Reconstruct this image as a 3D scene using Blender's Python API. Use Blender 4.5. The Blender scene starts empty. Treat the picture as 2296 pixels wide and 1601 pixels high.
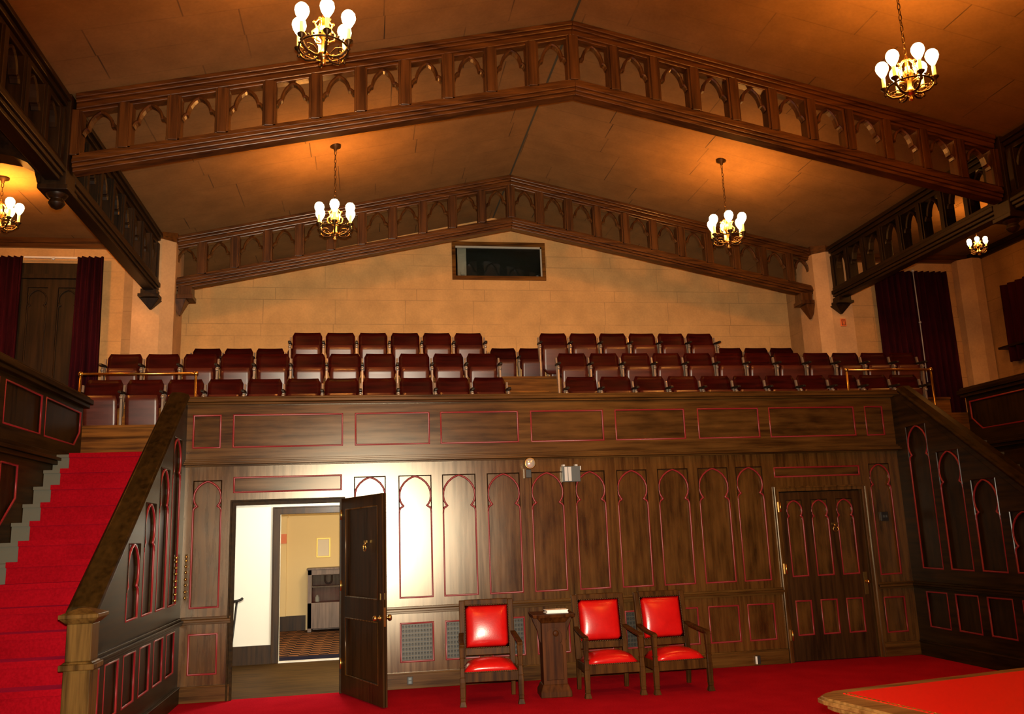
import bpy, math, random
from mathutils import Vector, Matrix
from mathutils.geometry import tessellate_polygon
random.seed(7)
C = bpy.context.scene.collection
S = 1.15                      # plan units -> metres, applied at the very end
PI = math.pi
R = math.radians

# ------------------------------------------------------------------ materials
def mat(name, color=(.5, .5, .5), rough=.5, metal=0., spec=.5, emit=None, estr=0.):
    m = bpy.data.materials.new(name); m.use_nodes = True
    b = m.node_tree.nodes['Principled BSDF']
    b.inputs['Base Color'].default_value = (*color, 1)
    b.inputs['Roughness'].default_value = rough
    b.inputs['Metallic'].default_value = metal
    b.inputs['Specular IOR Level'].default_value = spec
    if emit:
        b.inputs['Emission Color'].default_value = (*emit, 1)
        b.inputs['Emission Strength'].default_value = estr
    return m

class NT:
    def __init__(s, m):
        s.t = m.node_tree; s.b = s.t.nodes['Principled BSDF']
    def n(s, typ, **kw):
        nd = s.t.nodes.new(typ)
        for k, v in kw.items():
            if k.startswith('i_'):
                nd.inputs[k[2:].replace('_', ' ')].default_value = v
            else: setattr(nd, k, v)
        return nd
    def l(s, a, b): s.t.links.new(a, b)
    def math(s, op, a, b=None, c=None):
        nd = s.t.nodes.new('ShaderNodeMath'); nd.operation = op
        for i, q in enumerate((a, b, c)):
            if q is None: continue
            if isinstance(q, (int, float)): nd.inputs[i].default_value = q
            else: s.l(q, nd.inputs[i])
        return nd.outputs[0]
    def pos(s):
        return s.t.nodes.new('ShaderNodeNewGeometry').outputs['Position']
    def xyz(s):
        x = s.t.nodes.new('ShaderNodeSeparateXYZ'); s.l(s.pos(), x.inputs[0]); return x.outputs
    def ramp(s, fac, stops):
        r = s.t.nodes.new('ShaderNodeValToRGB'); s.l(fac, r.inputs[0])
        e = r.color_ramp.elements
        while len(e) < len(stops): e.new(.5)
        for k, (p, c) in enumerate(stops): e[k].position = p; e[k].color = (*c, 1)
        return r.outputs[0]
    def mix(s, fac, a, b):
        nd = s.t.nodes.new('ShaderNodeMix'); nd.data_type = 'RGBA'
        for i, q in ((0, fac), (6, a), (7, b)):
            if isinstance(q, (int, float)): nd.inputs[i].default_value = q
            elif isinstance(q, tuple): nd.inputs[i].default_value = (*q, 1)
            else: s.l(q, nd.inputs[i])
        return nd.outputs[2]
    def noise(s, scale, detail=4, vec=None, mapscale=None, rough=.55):
        nd = s.t.nodes.new('ShaderNodeTexNoise')
        nd.inputs['Scale'].default_value = scale; nd.inputs['Detail'].default_value = detail
        nd.inputs['Roughness'].default_value = rough
        v = vec or s.pos()
        if mapscale:
            mp = s.t.nodes.new('ShaderNodeMapping'); mp.inputs['Scale'].default_value = mapscale
            s.l(v, mp.inputs[0]); v = mp.outputs[0]
        s.l(v, nd.inputs['Vector']); return nd.outputs['Fac']
    def bump(s, h, strength=.2, dist=.01):
        nd = s.t.nodes.new('ShaderNodeBump'); nd.inputs['Strength'].default_value = strength
        nd.inputs['Distance'].default_value = dist
        s.l(h, nd.inputs['Height']); s.l(nd.outputs[0], s.b.inputs['Normal'])
    def color(s, c): s.l(c, s.b.inputs['Base Color'])

def wood(name, dark, light, axis, rough=.36, figure=False, spec=.5, polish=None):
    m = mat(name, light, rough, spec=spec); t = NT(m)
    sc = [9., 9., 9.]; sc['xyz'.index(axis)] = .55
    g = t.noise(2.2, 6, mapscale=tuple(sc))
    big = t.noise(1.3, 2)
    f = t.math('ADD', t.math('MULTIPLY', g, .75), t.math('MULTIPLY', big, .25))
    if figure:
        sc2 = [3.2, 3.2, 3.2]; sc2['xyz'.index(axis)] = 1.1
        w = t.noise(2.6, 3, mapscale=tuple(sc2))
        f = t.math('ADD', t.math('MULTIPLY', f, .6), t.math('MULTIPLY', w, .4))
    t.color(t.ramp(f, [(.36, dark), (.5, tuple((a + b) / 2 for a, b in zip(dark, light))), (.66, light)]))
    rr = t.math('MULTIPLY_ADD', g, .08, rough - .04); t.l(rr, t.b.inputs['Roughness'])
    if polish:                      # waxed surface: a soft Beckmann sheen over the grain
        gl = t.n('ShaderNodeBsdfAnisotropic', distribution='BECKMANN')
        gl.inputs['Color'].default_value = (*polish, 1)
        t.l(t.math('MULTIPLY_ADD', g, .05, .25), gl.inputs['Roughness'])
        ad = t.n('ShaderNodeAddShader'); t.l(t.b.outputs[0], ad.inputs[0]); t.l(gl.outputs[0], ad.inputs[1])
        t.l(ad.outputs[0], m.node_tree.nodes['Material Output'].inputs['Surface'])
    return m

M = {}
WAX = (.090, .079, .062)
M['frame_z'] = wood('oak_stile', (.026, .0105, .0022), (.105, .047, .010), 'z', .34, spec=.12, polish=WAX)
M['frame_x'] = wood('oak_rail', (.026, .0105, .0022), (.105, .047, .010), 'x', .34, spec=.12, polish=tuple(.38 * c for c in WAX))
M['frame_y'] = wood('oak_side_shaded', (.009, .0046, .0009), (.034, .017, .0036), 'y', .40, spec=.06)  # oak darkened for the dim flanks, where the flash falls off
M['panel_z'] = wood('oak_panel_upright', (.020, .0085, .0018), (.098, .044, .0095), 'z', .34, True, spec=.12, polish=WAX)
M['panel_x'] = wood('oak_panel_long', (.020, .0085, .0018), (.098, .044, .0095), 'x', .34, True, spec=.12, polish=tuple(.38 * c for c in WAX))
M['truss'] = wood('truss_oak', (.030, .009, .0016), (.125, .043, .007), 'x', .32)
M['panel_s'] = wood('oak_panel_side_shaded', (.008, .0042, .0009), (.030, .0155, .0033), 'z', .40, True, spec=.08)  # panel oak with the flanks' shade put into its colour
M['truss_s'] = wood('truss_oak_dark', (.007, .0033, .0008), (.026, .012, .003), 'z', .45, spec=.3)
M['truss_z'] = wood('truss_oak_upright', (.026, .008, .0014), (.11, .039, .007), 'z', .36)
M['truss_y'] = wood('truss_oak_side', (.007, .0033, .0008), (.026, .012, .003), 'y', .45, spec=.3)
M['door'] = wood('door_oak', (.014, .0055, .0014), (.050, .021, .005), 'z', .40, spec=.2)
M['plat'] = wood('gallery_boards', (.055, .018, .003), (.24, .09, .014), 'x', .5, spec=.08)
M['seatback'] = wood('seat_back_veneer', (.014, .0010, .0006), (.044, .0032, .0014), 'x', .42, spec=.08)
M['seatpan'] = wood('seat_pan_veneer', (.036, .0055, .0032), (.105, .019, .011), 'x', .37, True, spec=.75)
M['chairwood'] = wood('chair_oak', (.022, .0075, .0016), (.085, .033, .0065), 'z', .45, spec=.07)
M['ped'] = wood('pedestal_oak', (.022, .0062, .0013), (.085, .026, .005), 'z', .45, spec=.07)
M['table'] = wood('table_oak', (.10, .045, .009), (.32, .165, .045), 'x', .34)
M['newel'] = wood('newel_oak', (.030, .015, .0035), (.13, .070, .017), 'z', .45, spec=.06)
M['hallwood'] = wood('hall_boards', (.030, .014, .004), (.095, .047, .013), 'x', .6, spec=.03)
M['shutter'] = wood('shutter_oak', (.010, .0048, .0012), (.036, .018, .005), 'z', .55, spec=.2)
M['cabinet'] = wood('cabinet_oak', (.08, .052, .042), (.22, .15, .125), 'z', .5)
M['redline'] = mat('red_paint', (.20, .012, .016), .38)
M['brass'] = mat('brass', (.70, .45, .13), .3, 1.)
M['bronze'] = mat('dark_bronze', (.055, .030, .010), .42, .75)
M['bead'] = mat('dark_bead', (.016, .008, .003), .25)
M['iron'] = mat('seat_iron', (.34, .28, .22), .32, .5)
M['grille'] = mat('grille_metal', (.06, .052, .038), .42, .4)
M['armblack'] = mat('armrest_black', (.012, .010, .008), .4)
M['black'] = mat('black_plastic', (.012, .012, .012), .45)
M['white'] = mat('white_paint', (.8, .78, .72), .5)
M['paper'] = mat('white_paper', (.85, .84, .8), .6)
M['hallwall'] = mat('hall_plaster', (.88, .86, .76), .8)
M['hallceil'] = mat('hall_ceiling', (.7, .68, .6), .8)
M['yellow'] = mat('yellow_plaster', (.80, .62, .33), .8)
M['stone'] = mat('step_end_grey', (.085, .082, .062), .6, spec=.2)
M['steel'] = mat('steel_box', (.10, .12, .125), .35, .5)
M['strip'] = mat('pale_strip', (.5, .5, .48), .4)
M['orange'] = mat('orange_sign', (.75, .18, .05), .5)
M['glassdark'] = mat('dark_pane', (.008, .012, .010), .08)
M['pale'] = mat('pale_board', (.45, .42, .34), .7)
M['candle'] = mat('candle_sleeve', (.9, .78, .45), .5, emit=(1, .62, .08), estr=1.6)
M['bulb'] = mat('lit_bulb', (1, .95, .8), .3, emit=(1, .86, .50), estr=7.)
M['bulb'].cycles.emission_sampling = 'NONE'
M['candle'].cycles.emission_sampling = 'NONE'
M['gold'] = mat('gilt_frame', (.75, .55, .15), .45, .3)

def carpet(name, c1, c2):
    m = mat(name, c1, .95, spec=.1); t = NT(m)
    n = t.noise(55, 5); b = t.noise(2.5, 3)
    f = t.math('ADD', t.math('MULTIPLY', n, .6), t.math('MULTIPLY', b, .4))
    t.color(t.ramp(f, [(.35, c2), (.65, c1)])); t.bump(n, .2, .004); t.b.inputs['Specular IOR Level'].default_value = 0.
    return m
M['carpet'] = carpet('red_carpet', (.43, .010, .020), (.30, .006, .013))
M['runner'] = carpet('stair_carpet', (.26, .003, .008), (.17, .002, .005))
_b = M['runner'].node_tree.nodes['Principled BSDF']; _b.inputs['Sheen Weight'].default_value = .3; _b.inputs['Sheen Tint'].default_value = (.40, .015, .06, 1)

def leather():
    m = mat('red_leather', (.4, .006, .006), .26, spec=.5); t = NT(m)
    n = t.noise(9, 3); t.color(t.ramp(n, [(.3, (.44, .004, .004)), (.7, (.54, .006, .0055))]))
    t.bump(t.noise(60, 3), .12, .003); return m
M['leather'] = leather()
M['leather_table'] = mat('red_table_leather', (.80, .010, .006), .34, spec=.4)

def cloth(name, a, b):
    m = mat(name, a, .95, spec=.1); t = NT(m)
    t.color(t.ramp(t.noise(4, 3, mapscale=(3, 3, .4)), [(.3, a), (.7, b)])); return m
M['curtain'] = cloth('wine_velvet', (.022, .002, .004), (.05, .004, .009))

def blocks(name, base, joint, ru, rv, U, V, H, Hs, W, jw=.006, faint=1.):
    """plaster scored as ashlar: courses of height H split at Hs, staggered upright joints every W"""
    m = mat(name, base, .85, spec=.15); t = NT(m); x = t.xyz()
    u, v = x['XYZ'.index(U)], x['XYZ'.index(V)]
    vm = t.math('FLOORED_MODULO', v, H)
    hi = t.math('GREATER_THAN', vm, Hs)
    row = t.math('ADD', t.math('MULTIPLY', t.math('FLOOR', t.math('DIVIDE', v, H)), 2), hi)
    off = t.math('FRACT', t.math('MULTIPLY', t.math('SINE', t.math('MULTIPLY', row, 12.99)), 43.7))
    um = t.math('FLOORED_MODULO', t.math('ADD', u, t.math('MULTIPLY', off, W)), W)
    vj = t.math('LESS_THAN', um, jw)
    hj = t.math('MAXIMUM', t.math('LESS_THAN', vm, jw),
                t.math('LESS_THAN', t.math('ABSOLUTE', t.math('SUBTRACT', vm, Hs)), jw / 2))
    nz = t.noise(1.1, 2)
    keep = t.math('MULTIPLY_ADD', nz, 2.6, -.75); 
    cl = t.n('ShaderNodeClamp'); t.l(keep, cl.inputs[0])
    j = t.math('MAXIMUM', t.math('MULTIPLY', vj, rv), t.math('MULTIPLY', hj, ru))
    j = t.math('MULTIPLY', j, t.math('MULTIPLY', cl.outputs[0], faint))
    blot = t.noise(2.4, 5, mapscale=(1, 1, 1)); fine = t.noise(30, 3)
    sh = t.math('ADD', t.math('MULTIPLY', blot, .7), t.math('MULTIPLY', fine, .3))
    col = t.ramp(sh, [(.3, tuple(c * .78 for c in base)), (.7, tuple(min(1, c * 1.12) for c in base))])
    t.color(t.mix(j, col, joint)); t.bump(fine, .1, .004)
    return m
M['ceil'] = blocks('ceiling_board', (.235, .138, .053), (.035, .028, .018), .30, 1., 'X', 'Y', .92, .46, 1.45, .014, .9)
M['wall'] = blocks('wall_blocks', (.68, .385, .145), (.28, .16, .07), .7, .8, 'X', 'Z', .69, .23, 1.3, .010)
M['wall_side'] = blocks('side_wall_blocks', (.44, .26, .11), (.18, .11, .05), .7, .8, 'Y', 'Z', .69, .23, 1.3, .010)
M['pier'] = blocks('pier_plaster', (.58, .37, .185), (.36, .22, .11), .1, .1, 'X', 'Z', .9, .3, 3, .006, .3)

def rugmat():
    m = mat('zigzag_carpet', (.1, .05, .03), .95, spec=.1); t = NT(m); x = t.xyz()
    z = t.math('PINGPONG', x[0], .16)
    v = t.math('FLOORED_MODULO', t.math('ADD', x[1], t.math('MULTIPLY', t.math('GREATER_THAN', t.math('FLOORED_MODULO', x[0], .32), .16), .14)), .28)
    s = t.math('GREATER_THAN', t.math('ADD', v, t.math('MULTIPLY', z, .35)), .17)
    t.color(t.mix(s, (.022, .014, .016), (.26, .12, .055))); return m
M['rug'] = rugmat()
M['rugedge'] = mat('navy_border', (.012, .012, .035), .95, spec=.1)

# ------------------------------------------------------------------ mesh helper
class MB:
    def __init__(s): s.v = []; s.f = []; s.sm = []
    def add(s, vs, fs, smooth=False):
        o = len(s.v); s.v += [Vector(p) for p in vs]
        s.f += [tuple(i + o for i in f) for f in fs]; s.sm += [smooth] * len(fs); return s
    def box(s, x0, x1, y0, y1, z0, z1):
        if x0 > x1: x0, x1 = x1, x0
        if y0 > y1: y0, y1 = y1, y0
        vs = [(x, y, z) for z in (z0, z1) for y in (y0, y1) for x in (x0, x1)]
        return s.add(vs, [(0, 2, 3, 1), (4, 5, 7, 6), (0, 1, 5, 4), (2, 6, 7, 3), (0, 4, 6, 2), (1, 3, 7, 5)])
    def taper(s, c, b, t, z0, z1):
        vs = []
        for (w, d), z in ((b, z0), (t, z1)):
            vs += [(c[0] + sx * w, c[1] + sy * d, z) for sx, sy in ((-1, -1), (1, -1), (1, 1), (-1, 1))]
        return s.add(vs, [(3, 2, 1, 0), (4, 5, 6, 7)] + [(k, (k + 1) % 4, (k + 1) % 4 + 4, k + 4) for k in range(4)])
    def hexa(s, p):   # 8 points: bottom ring 4, top ring 4
        return s.add(p, [(3, 2, 1, 0), (4, 5, 6, 7)] + [(k, (k + 1) % 4, (k + 1) % 4 + 4, k + 4) for k in range(4)])
    def lathe(s, prof, c=(0, 0, 0), n=16, axis=None, smooth=True):
        ax = Vector(axis or (0, 0, 1)).normalized()
        u = ax.orthogonal().normalized(); w = ax.cross(u); c = Vector(c); vs = []; fs = []
        for r, h in prof:
            for k in range(n):
                a = 2 * PI * k / n
                vs.append(c + ax * h + (u * math.cos(a) + w * math.sin(a)) * max(r, 1e-4))
        for i in range(len(prof) - 1):
            for k in range(n):
                fs.append((i * n + k, i * n + (k + 1) % n, (i + 1) * n + (k + 1) % n, (i + 1) * n + k))
        s.add(vs, fs, smooth)
        o = len(s.v) - len(vs)
        s.f.append(tuple(o + k for k in reversed(range(n)))); s.sm.append(False)
        s.f.append(tuple(o + (len(prof) - 1) * n + k for k in range(n))); s.sm.append(False)
        return s
    def ball(s, c, r, n=12, m=8, sz=1.):
        return s.lathe([(r * math.sin(PI * i / m), -r * sz * math.cos(PI * i / m)) for i in range(m + 1)], c, n)
    def sweep(s, path, prof, N, closed=False, smooth=False):
        """planar path, fixed normal N; prof = [(side, along N)] with mitred corners"""
        P = [Vector(p) for p in path]; N = Vector(N).normalized(); n = len(P); k = len(prof); vs = []; fs = []
        for i in range(n):
            a = P[i] - P[i - 1] if (closed or i > 0) else P[1] - P[0]
            b = P[(i + 1) % n] - P[i] if (closed or i < n - 1) else P[-1] - P[-2]
            a = a.normalized(); b = b.normalized()
            sa, sb = a.cross(N).normalized(), b.cross(N).normalized()
            sd = sa + sb
            sd = sa if sd.length < 1e-5 else sd.normalized()
            sc = min(1 / max(sd.dot(sa), .3), 2.2)
            for (p, q) in prof: vs.append(P[i] + sd * p * sc + N * q)
        for i in range(n if closed else n - 1):
            j = (i + 1) % n
            for q in range(k): fs.append((i * k + q, i * k + (q + 1) % k, j * k + (q + 1) % k, j * k + q))
        if not closed:
            fs.append(tuple(range(k))[::-1]); fs.append(tuple((n - 1) * k + q for q in range(k)))
        return s.add(vs, fs, smooth)
    def tube(s, path, r, n=8, closed=False):
        P = [Vector(p) for p in path]; cnt = len(P); vs = []; fs = []
        up = None
        for i in range(cnt):
            if closed: t = P[(i + 1) % cnt] - P[i - 1]
            else: t = P[min(i + 1, cnt - 1)] - P[max(i - 1, 0)]
            t = t.normalized()
            up = t.orthogonal() if up is None else (up - t * up.dot(t))
            up = up.normalized(); w = t.cross(up)
            rr = r[i] if isinstance(r, (list, tuple)) else r
            for k in range(n):
                a = 2 * PI * k / n; vs.append(P[i] + (up * math.cos(a) + w * math.sin(a)) * rr)
        for i in range(cnt if closed else cnt - 1):
            j = (i + 1) % cnt
            for k in range(n): fs.append((i * n + k, i * n + (k + 1) % n, j * n + (k + 1) % n, j * n + k))
        s.add(vs, fs, True)
        if not closed:
            o = len(s.v) - len(vs)
            s.f.append(tuple(o + k for k in reversed(range(n)))); s.sm.append(False)
            s.f.append(tuple(o + (cnt - 1) * n + k for k in range(n))); s.sm.append(False)
        return s
    def plate(s, fr, outer, holes, d0, d1, back=False):
        loops = [outer] + list(holes)
        tri = tessellate_polygon([[Vector((p[0], p[1], 0)) for p in L] for L in loops])
        flat = [p for L in loops for p in L]
        s.add([fr(p[0], p[1], d0) for p in flat], [tuple(t) for t in tri])
        if back: s.add([fr(p[0], p[1], d1) for p in flat], [tuple(reversed(t)) for t in tri])
        for L in loops:
            n = len(L)
            s.add([fr(p[0], p[1], d0) for p in L] + [fr(p[0], p[1], d1) for p in L],
                  [(k, (k + 1) % n, (k + 1) % n + n, k + n) for k in range(n)])
        return s

BASE = {}
def obj(name, mb, m, parent=None, bevel=0., fixn=True, at=None):
    me = bpy.data.meshes.new(name)
    if parent is not None: b = BASE[parent.name]
    elif at is not None: b = Vector(at)
    else:
        xs = [p.x for p in mb.v]; ys = [p.y for p in mb.v]; zs = [p.z for p in mb.v]
        b = Vector(((min(xs) + max(xs)) / 2, (min(ys) + max(ys)) / 2, min(zs)))
    me.from_pydata([tuple(p - b) for p in mb.v], [], mb.f)
    me.polygons.foreach_set('use_smooth', mb.sm)
    me.validate()
    if fixn:
        import bmesh
        bm = bmesh.new(); bm.from_mesh(me); bmesh.ops.remove_doubles(bm, verts=bm.verts, dist=1e-5)
        bmesh.ops.recalc_face_normals(bm, faces=bm.faces); bm.to_mesh(me); bm.free()
    me.materials.append(m if not isinstance(m, str) else M[m])
    o = bpy.data.objects.new(name, me); C.objects.link(o)
    if parent is not None: o.parent = parent
    else: o.location = b
    BASE[o.name] = b
    if bevel:
        md = o.modifiers.new('bevel', 'BEVEL'); md.width = bevel * S; md.segments = 2; md.limit_method = 'ANGLE'; md.angle_limit = R(40)
    return o
def tag(o, label, cat, group=None):
    o['label'] = label; o['category'] = cat
    if group: o['group'] = group
    return o
def thing(name, label, cat, loc=(0, 0, 0), rz=0., group=None):
    o = bpy.data.objects.new(name, None); C.objects.link(o); o.empty_display_size = .1
    o.location = loc; o.rotation_euler.z = rz; BASE[o.name] = Vector((0, 0, 0)) if rz or group == '_local' else Vector(loc)
    return tag(o, label, cat, None if group == '_local' else group)
def local_thing(name, label, cat, loc, rz=0., group=None):
    """children are modelled round the origin"""
    o = thing(name, label, cat, loc, rz, group); BASE[o.name] = Vector((0, 0, 0)); return o
def struct(o): o['kind'] = 'structure'; return o
def dup(root, loc, rz, label, group=None, skip=()):
    r = root.copy(); C.objects.link(r); r.location = loc; r.rotation_euler = (0, 0, rz); r['label'] = label
    if group: r['group'] = group
    BASE[r.name] = Vector((0, 0, 0))
    for ch in list(root.children):
        if ch.name.split('.')[0] in skip: continue
        c = ch.copy(); C.objects.link(c); c.parent = r
        BASE[c.name] = Vector((0, 0, 0))
        for g in ch.children:
            d = g.copy(); C.objects.link(d); d.parent = c
    return r
ORD = 'first second third fourth fifth sixth seventh eighth ninth tenth eleventh twelfth'.split()

# ------------------------------------------------------------------ panelling
def F_front(y0): return lambda u, v, d: (u, y0 + d, v)          # faces the hall (-y)
def F_left(x0): return lambda u, v, d: (x0 - d, u, v)            # faces +x
def F_right(x0): return lambda u, v, d: (x0 + d, u, v)           # faces -x
def nrm(fr):
    return (Vector(fr(0, 0, -1)) - Vector(fr(0, 0, 0))).normalized()
def trefoil(u0, u1, v0, v1, head=.40):
    """square foot, cusped waist, bulging pointed head; counter-clockwise"""
    c = (u0 + u1) / 2; w = (u1 - u0) / 2; h = head * w / .185 if head > .3 else head
    k = h / .40
    half = [(w, 0, 0)]
    pts = [(1., v1 - .42 * k), (.985, v1 - .385 * k), (.92, v1 - .362 * k), (.80, v1 - .35 * k), (.74, v1 - .34 * k), (.82, v1 - .322 * k),
           (.93, v1 - .285 * k), (.98, v1 - .235 * k), (.96, v1 - .18 * k), (.86, v1 - .125 * k), (.66, v1 - .072 * k), (.40, v1 - .032 * k), (.16, v1 - .010 * k)]
    right = [(c + w * a, b) for a, b in pts]; left = [(2 * c - u, b) for u, b in reversed(right)]
    return [(u0, v0), (u1, v0)] + right + [(c, v1)] + left
def rect(u0, u1, v0, v1): return [(u0, v0), (u1, v0), (u1, v1), (u0, v1)]
def moulding(fr, loop, r=.011, d=.006):
    mb = MB(); p = []
    for k in range(6):
        a = 2 * PI * k / 6; p.append((r * math.cos(a), r * math.sin(a)))
    mb.sweep([fr(u, v, d) for u, v in loop], p, nrm(fr), closed=True, smooth=True); return mb
def arch_panel(fr, parent, u0, u1, v0, v1, m='panel_z', name='arched_panel', head=.40, foot=None):
    L = trefoil(u0 + .006, u1 - .006, v0 + .006, v1 - .01, head)
    if foot: L[0] = (L[0][0], foot[0]); L[1] = (L[1][0], foot[1])
    mb = MB()
    mb.plate(fr, rect(u0, u1, v0, v1) if not foot else [(u0, foot[0]), (u1, foot[1]), (u1, v1), (u0, v1)], [], .03, .04)
    top = [q for q in L[2:-1]] + [L[-1]]
    vb = top[0][1]
    mb.plate(fr, [(u1, vb), (u1, v1), (u0, v1), (u0, vb)] + [(q[0], q[1]) for q in reversed(top)], [], .012, .03)
    p = obj(name, mb, m, parent)
    obj('moulding', moulding(fr, L), 'redline', p)
    a, b = u0 + .006, u1 - .006
    obj('head_bead', MB().sweep([fr(a, vb, .002), fr(a, v1 - .006, .002), fr(b, v1 - .006, .002), fr(b, vb, .002)], [(-.006, 0), (0, .007), (.006, 0), (0, -.007)], nrm(fr)), 'bead', p)
    return p
def rect_panel(fr, parent, u0, u1, v0, v1, m='panel_z', name='panel', poly=None):
    L = poly or rect(u0, u1, v0, v1)
    mb = MB().plate(fr, L, [], .022, .032)
    p = obj(name, mb, m, parent)
    c = (sum(q[0] for q in L) / len(L), sum(q[1] for q in L) / len(L))
    Li = [(q[0] + (.008 if q[0] < c[0] else -.008), q[1] + (.008 if q[1] < c[1] else -.008)) for q in L]
    obj('moulding', moulding(fr, Li), 'redline', p)
    return p

# ================================================================== SETTING
XR, XM = 8.44, 4.08
mb = MB().box(-4.2, 12.4, -13, .05, -.06, 0); struct(obj('floor', mb, 'carpet'))

# panelled wall below the gallery -------------------------------------------------
fr = F_front(0.)
AP = [(.085, .385), (1.79, 2.14), (2.28, 2.65), (2.77, 3.15), (3.28, 3.66), (3.79, 4.17), (4.31, 4.67), (4.81, 5.18), (5.31, 5.69), (5.81, 6.19), (6.29, 6.63), (8.03, 8.31)]
D1 = (.52, 1.64, 2.01); D2 = (6.80, 7.91, 1.97)
ZB, ZA, ZL0, ZL1 = .935, 2.27, .265, .68
outer = [(0, 0), (D1[0], 0), (D1[0], D1[2]), (D1[1], D1[2]), (D1[1], 0), (D2[0], 0), (D2[0], D2[2]), (D2[1], D2[2]), (D2[1], 0), (XR, 0), (XR, 2.43), (0, 2.43)]
holes = []
for a, b in AP: holes += [rect(a, b, ZB, ZA), rect(a, b, ZL0, ZL1)]
holes += [rect(.50, 1.66, 2.125, 2.30), rect(6.78, 7.91, 2.13, 2.255)]
wf = struct(obj('wall_front', MB().plate(fr, outer, holes, 0, .04).plate(fr, outer, [], .05, .09, True), 'frame_z', at=(4.2, 0, 0)))
for i, (a, b) in enumerate(AP):
    arch_panel(fr, wf, a, b, ZB, ZA)
    if i in (2, 3, 4, 7):
        g = MB()
        nx, nz = 10, 8
        for k in range(nx + 1):
            u = a + .02 + (b - a - .04) * k / nx; g.box(u - .0035, u + .0035, .012, .022, ZL0 + .02, ZL1 - .02)
        for k in range(nz + 1):
            v = ZL0 + .02 + (ZL1 - ZL0 - .04) * k / nz; g.box(a + .02, b - .02, .010, .024, v - .005, v + .005)
        for k in range(nx):
            for j in range(nz):
                u = a + .02 + (b - a - .04) * (k + .5) / nx; v = ZL0 + .02 + (ZL1 - ZL0 - .04) * (j + .5) / nz
                g.lathe([(.009, 0), (.005, .006)], (u, .016, v), 6, (0, -1, 0))
        go = obj('grille', g, 'grille', wf); go['label'] = 'dark metal lattice grille'
        gb = obj('grille_back', MB().box(a, b, .034, .04, ZL0, ZL1), 'black', wf)
        obj('moulding', moulding(fr, rect(a + .008, b - .008, ZL0 + .008, ZL1 - .008)), 'redline', go)
    else:
        rect_panel(fr, wf, a, b, ZL0, ZL1)
rect_panel(fr, wf, .50, 1.66, 2.125, 2.30, 'panel_x', 'transom_panel')
rect_panel(fr, wf, 6.78, 7.91, 2.13, 2.255, 'panel_x', 'transom_panel')
pr = [(0, 0), (0, .035), (.018, .045), (.03, .045), (.05, .02), (.05, 0)]
def rail(path, prof, N, m='frame_x'):
    return MB().sweep(path, prof, N)
for a, b in ((0, .515), (1.75, 6.745), (7.97, XR)):
    mb = MB().box(a, b, -.035, .0, .775, .80).box(a, b, -.065, 0, .80, .825).box(a, b, -.025, 0, .825, .85)
    obj('chair_rail', mb, 'frame_x', wf, .004)
    mb = MB().box(a, b, -.02, 0, 0, .15).box(a, b, -.028, 0, .15, .165)
    obj('baseboard', mb, 'frame_x', wf, .004)
# door casings
def casing(x0, x1, z1, y0=0., w=.075, d=.03, parent=None, name='door_casing', m='frame_z'):
    f = F_front(y0)
    o2 = [(x0 - w, 0), (x0, 0), (x0, z1), (x1, z1), (x1, 0), (x1 + w, 0), (x1 + w, z1 + w), (x0 - w, z1 + w)]
    mb = MB().plate(f, o2, [], -d, 0, True)
    o3 = [(x0 - w, 0), (x0 - w + .02, 0), (x0 - w + .02, z1 + w - .02), (x1 + w - .02, z1 + w - .02), (x1 + w - .02, 0), (x1 + w, 0), (x1 + w, z1 + w), (x0 - w, z1 + w)]
    mb.plate(f, o3, [], -d - .015, 0, True)
    return mb
struct(obj('trim_1', casing(D1[0] + .02, D1[1] - .005, D1[2] - .02, 0., .06, .018), 'frame_y', None, .003))
struct(obj('trim_2', casing(D2[0] + .01, D2[1] - .01, D2[2] - .01, 0., .06, .018), 'frame_z', None, .003))

# door standing open ------------------------------------------------------------
def handle_set(parent, x, z, s, y0, y1):
    """a knob each side on a shared spindle"""
    mb = MB()
    for y, sg in ((y0, -1), (y1, 1)):
        mb.lathe([(.024, 0), (.024, .006), (.009, .010), (.009, .035), (.022, .042), (.027, .055), (.022, .070), (.006, .076)], (x, y, z), 14, (0, sg, 0))
    return obj('door_knob', mb, 'brass', parent)
def door_ring(parent, x, y, z, sg):
    mb = MB().lathe([(.016, 0), (.016, .012), (.007, .016)], (x, y, z + .045), 12, (0, sg, 0))
    mb.tube([(x + .034 * math.cos(a), y + sg * .012, z + .034 * math.sin(a)) for a in [2 * PI * k / 20 for k in range(20)]], .0055, 6, True)
    for dx in (-.026, .026): mb.ball((x + dx, y + sg * .014, z + .012), .011)
    mb.box(x - .04, x + .04, min(y, y + sg * .006), max(y, y + sg * .006), z + .05, z + .072)
    return obj('door_knocker', mb, 'brass', parent)
d1 = bpy.data.objects.new('door_1', None); C.objects.link(d1); struct(d1)
d1.location = (1.655, -.035, 0); d1.rotation_euler.z = R(-67.5); BASE['door_1'] = Vector((0, 0, 0))
d1['label'] = 'tall dark oak door standing open beside the bright doorway'
W1, H1, T = 1.10, 2.03, .045   # local x runs from hinge to latch, faces +-y
fd = lambda u, v, d: (u, d, v)
stile = [rect(.12, W1 - .12, 1.0, H1 - .12), rect(.12, W1 - .12, .20, .78)]
obj('leaf', MB().plate(fd, rect(0, W1, .012, H1), stile, 0, .018).plate(lambda u, v, d: (u, T - d, v), rect(0, W1, .012, H1), stile, 0, .018).box(.12, W1 - .12, .018, T - .018, .2, H1 - .12), 'door', d1)
for q in stile:
    L = [(a, b) for a, b in q]
    for sd in (0, 1):
        f = fd if sd == 0 else (lambda u, v, d: (u, T - d, v))
        obj('panel_bead', moulding(f, L, .008, .004), 'frame_z', d1)
handle_set(d1, W1 - .06, .83, 1, 0, T)
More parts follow.
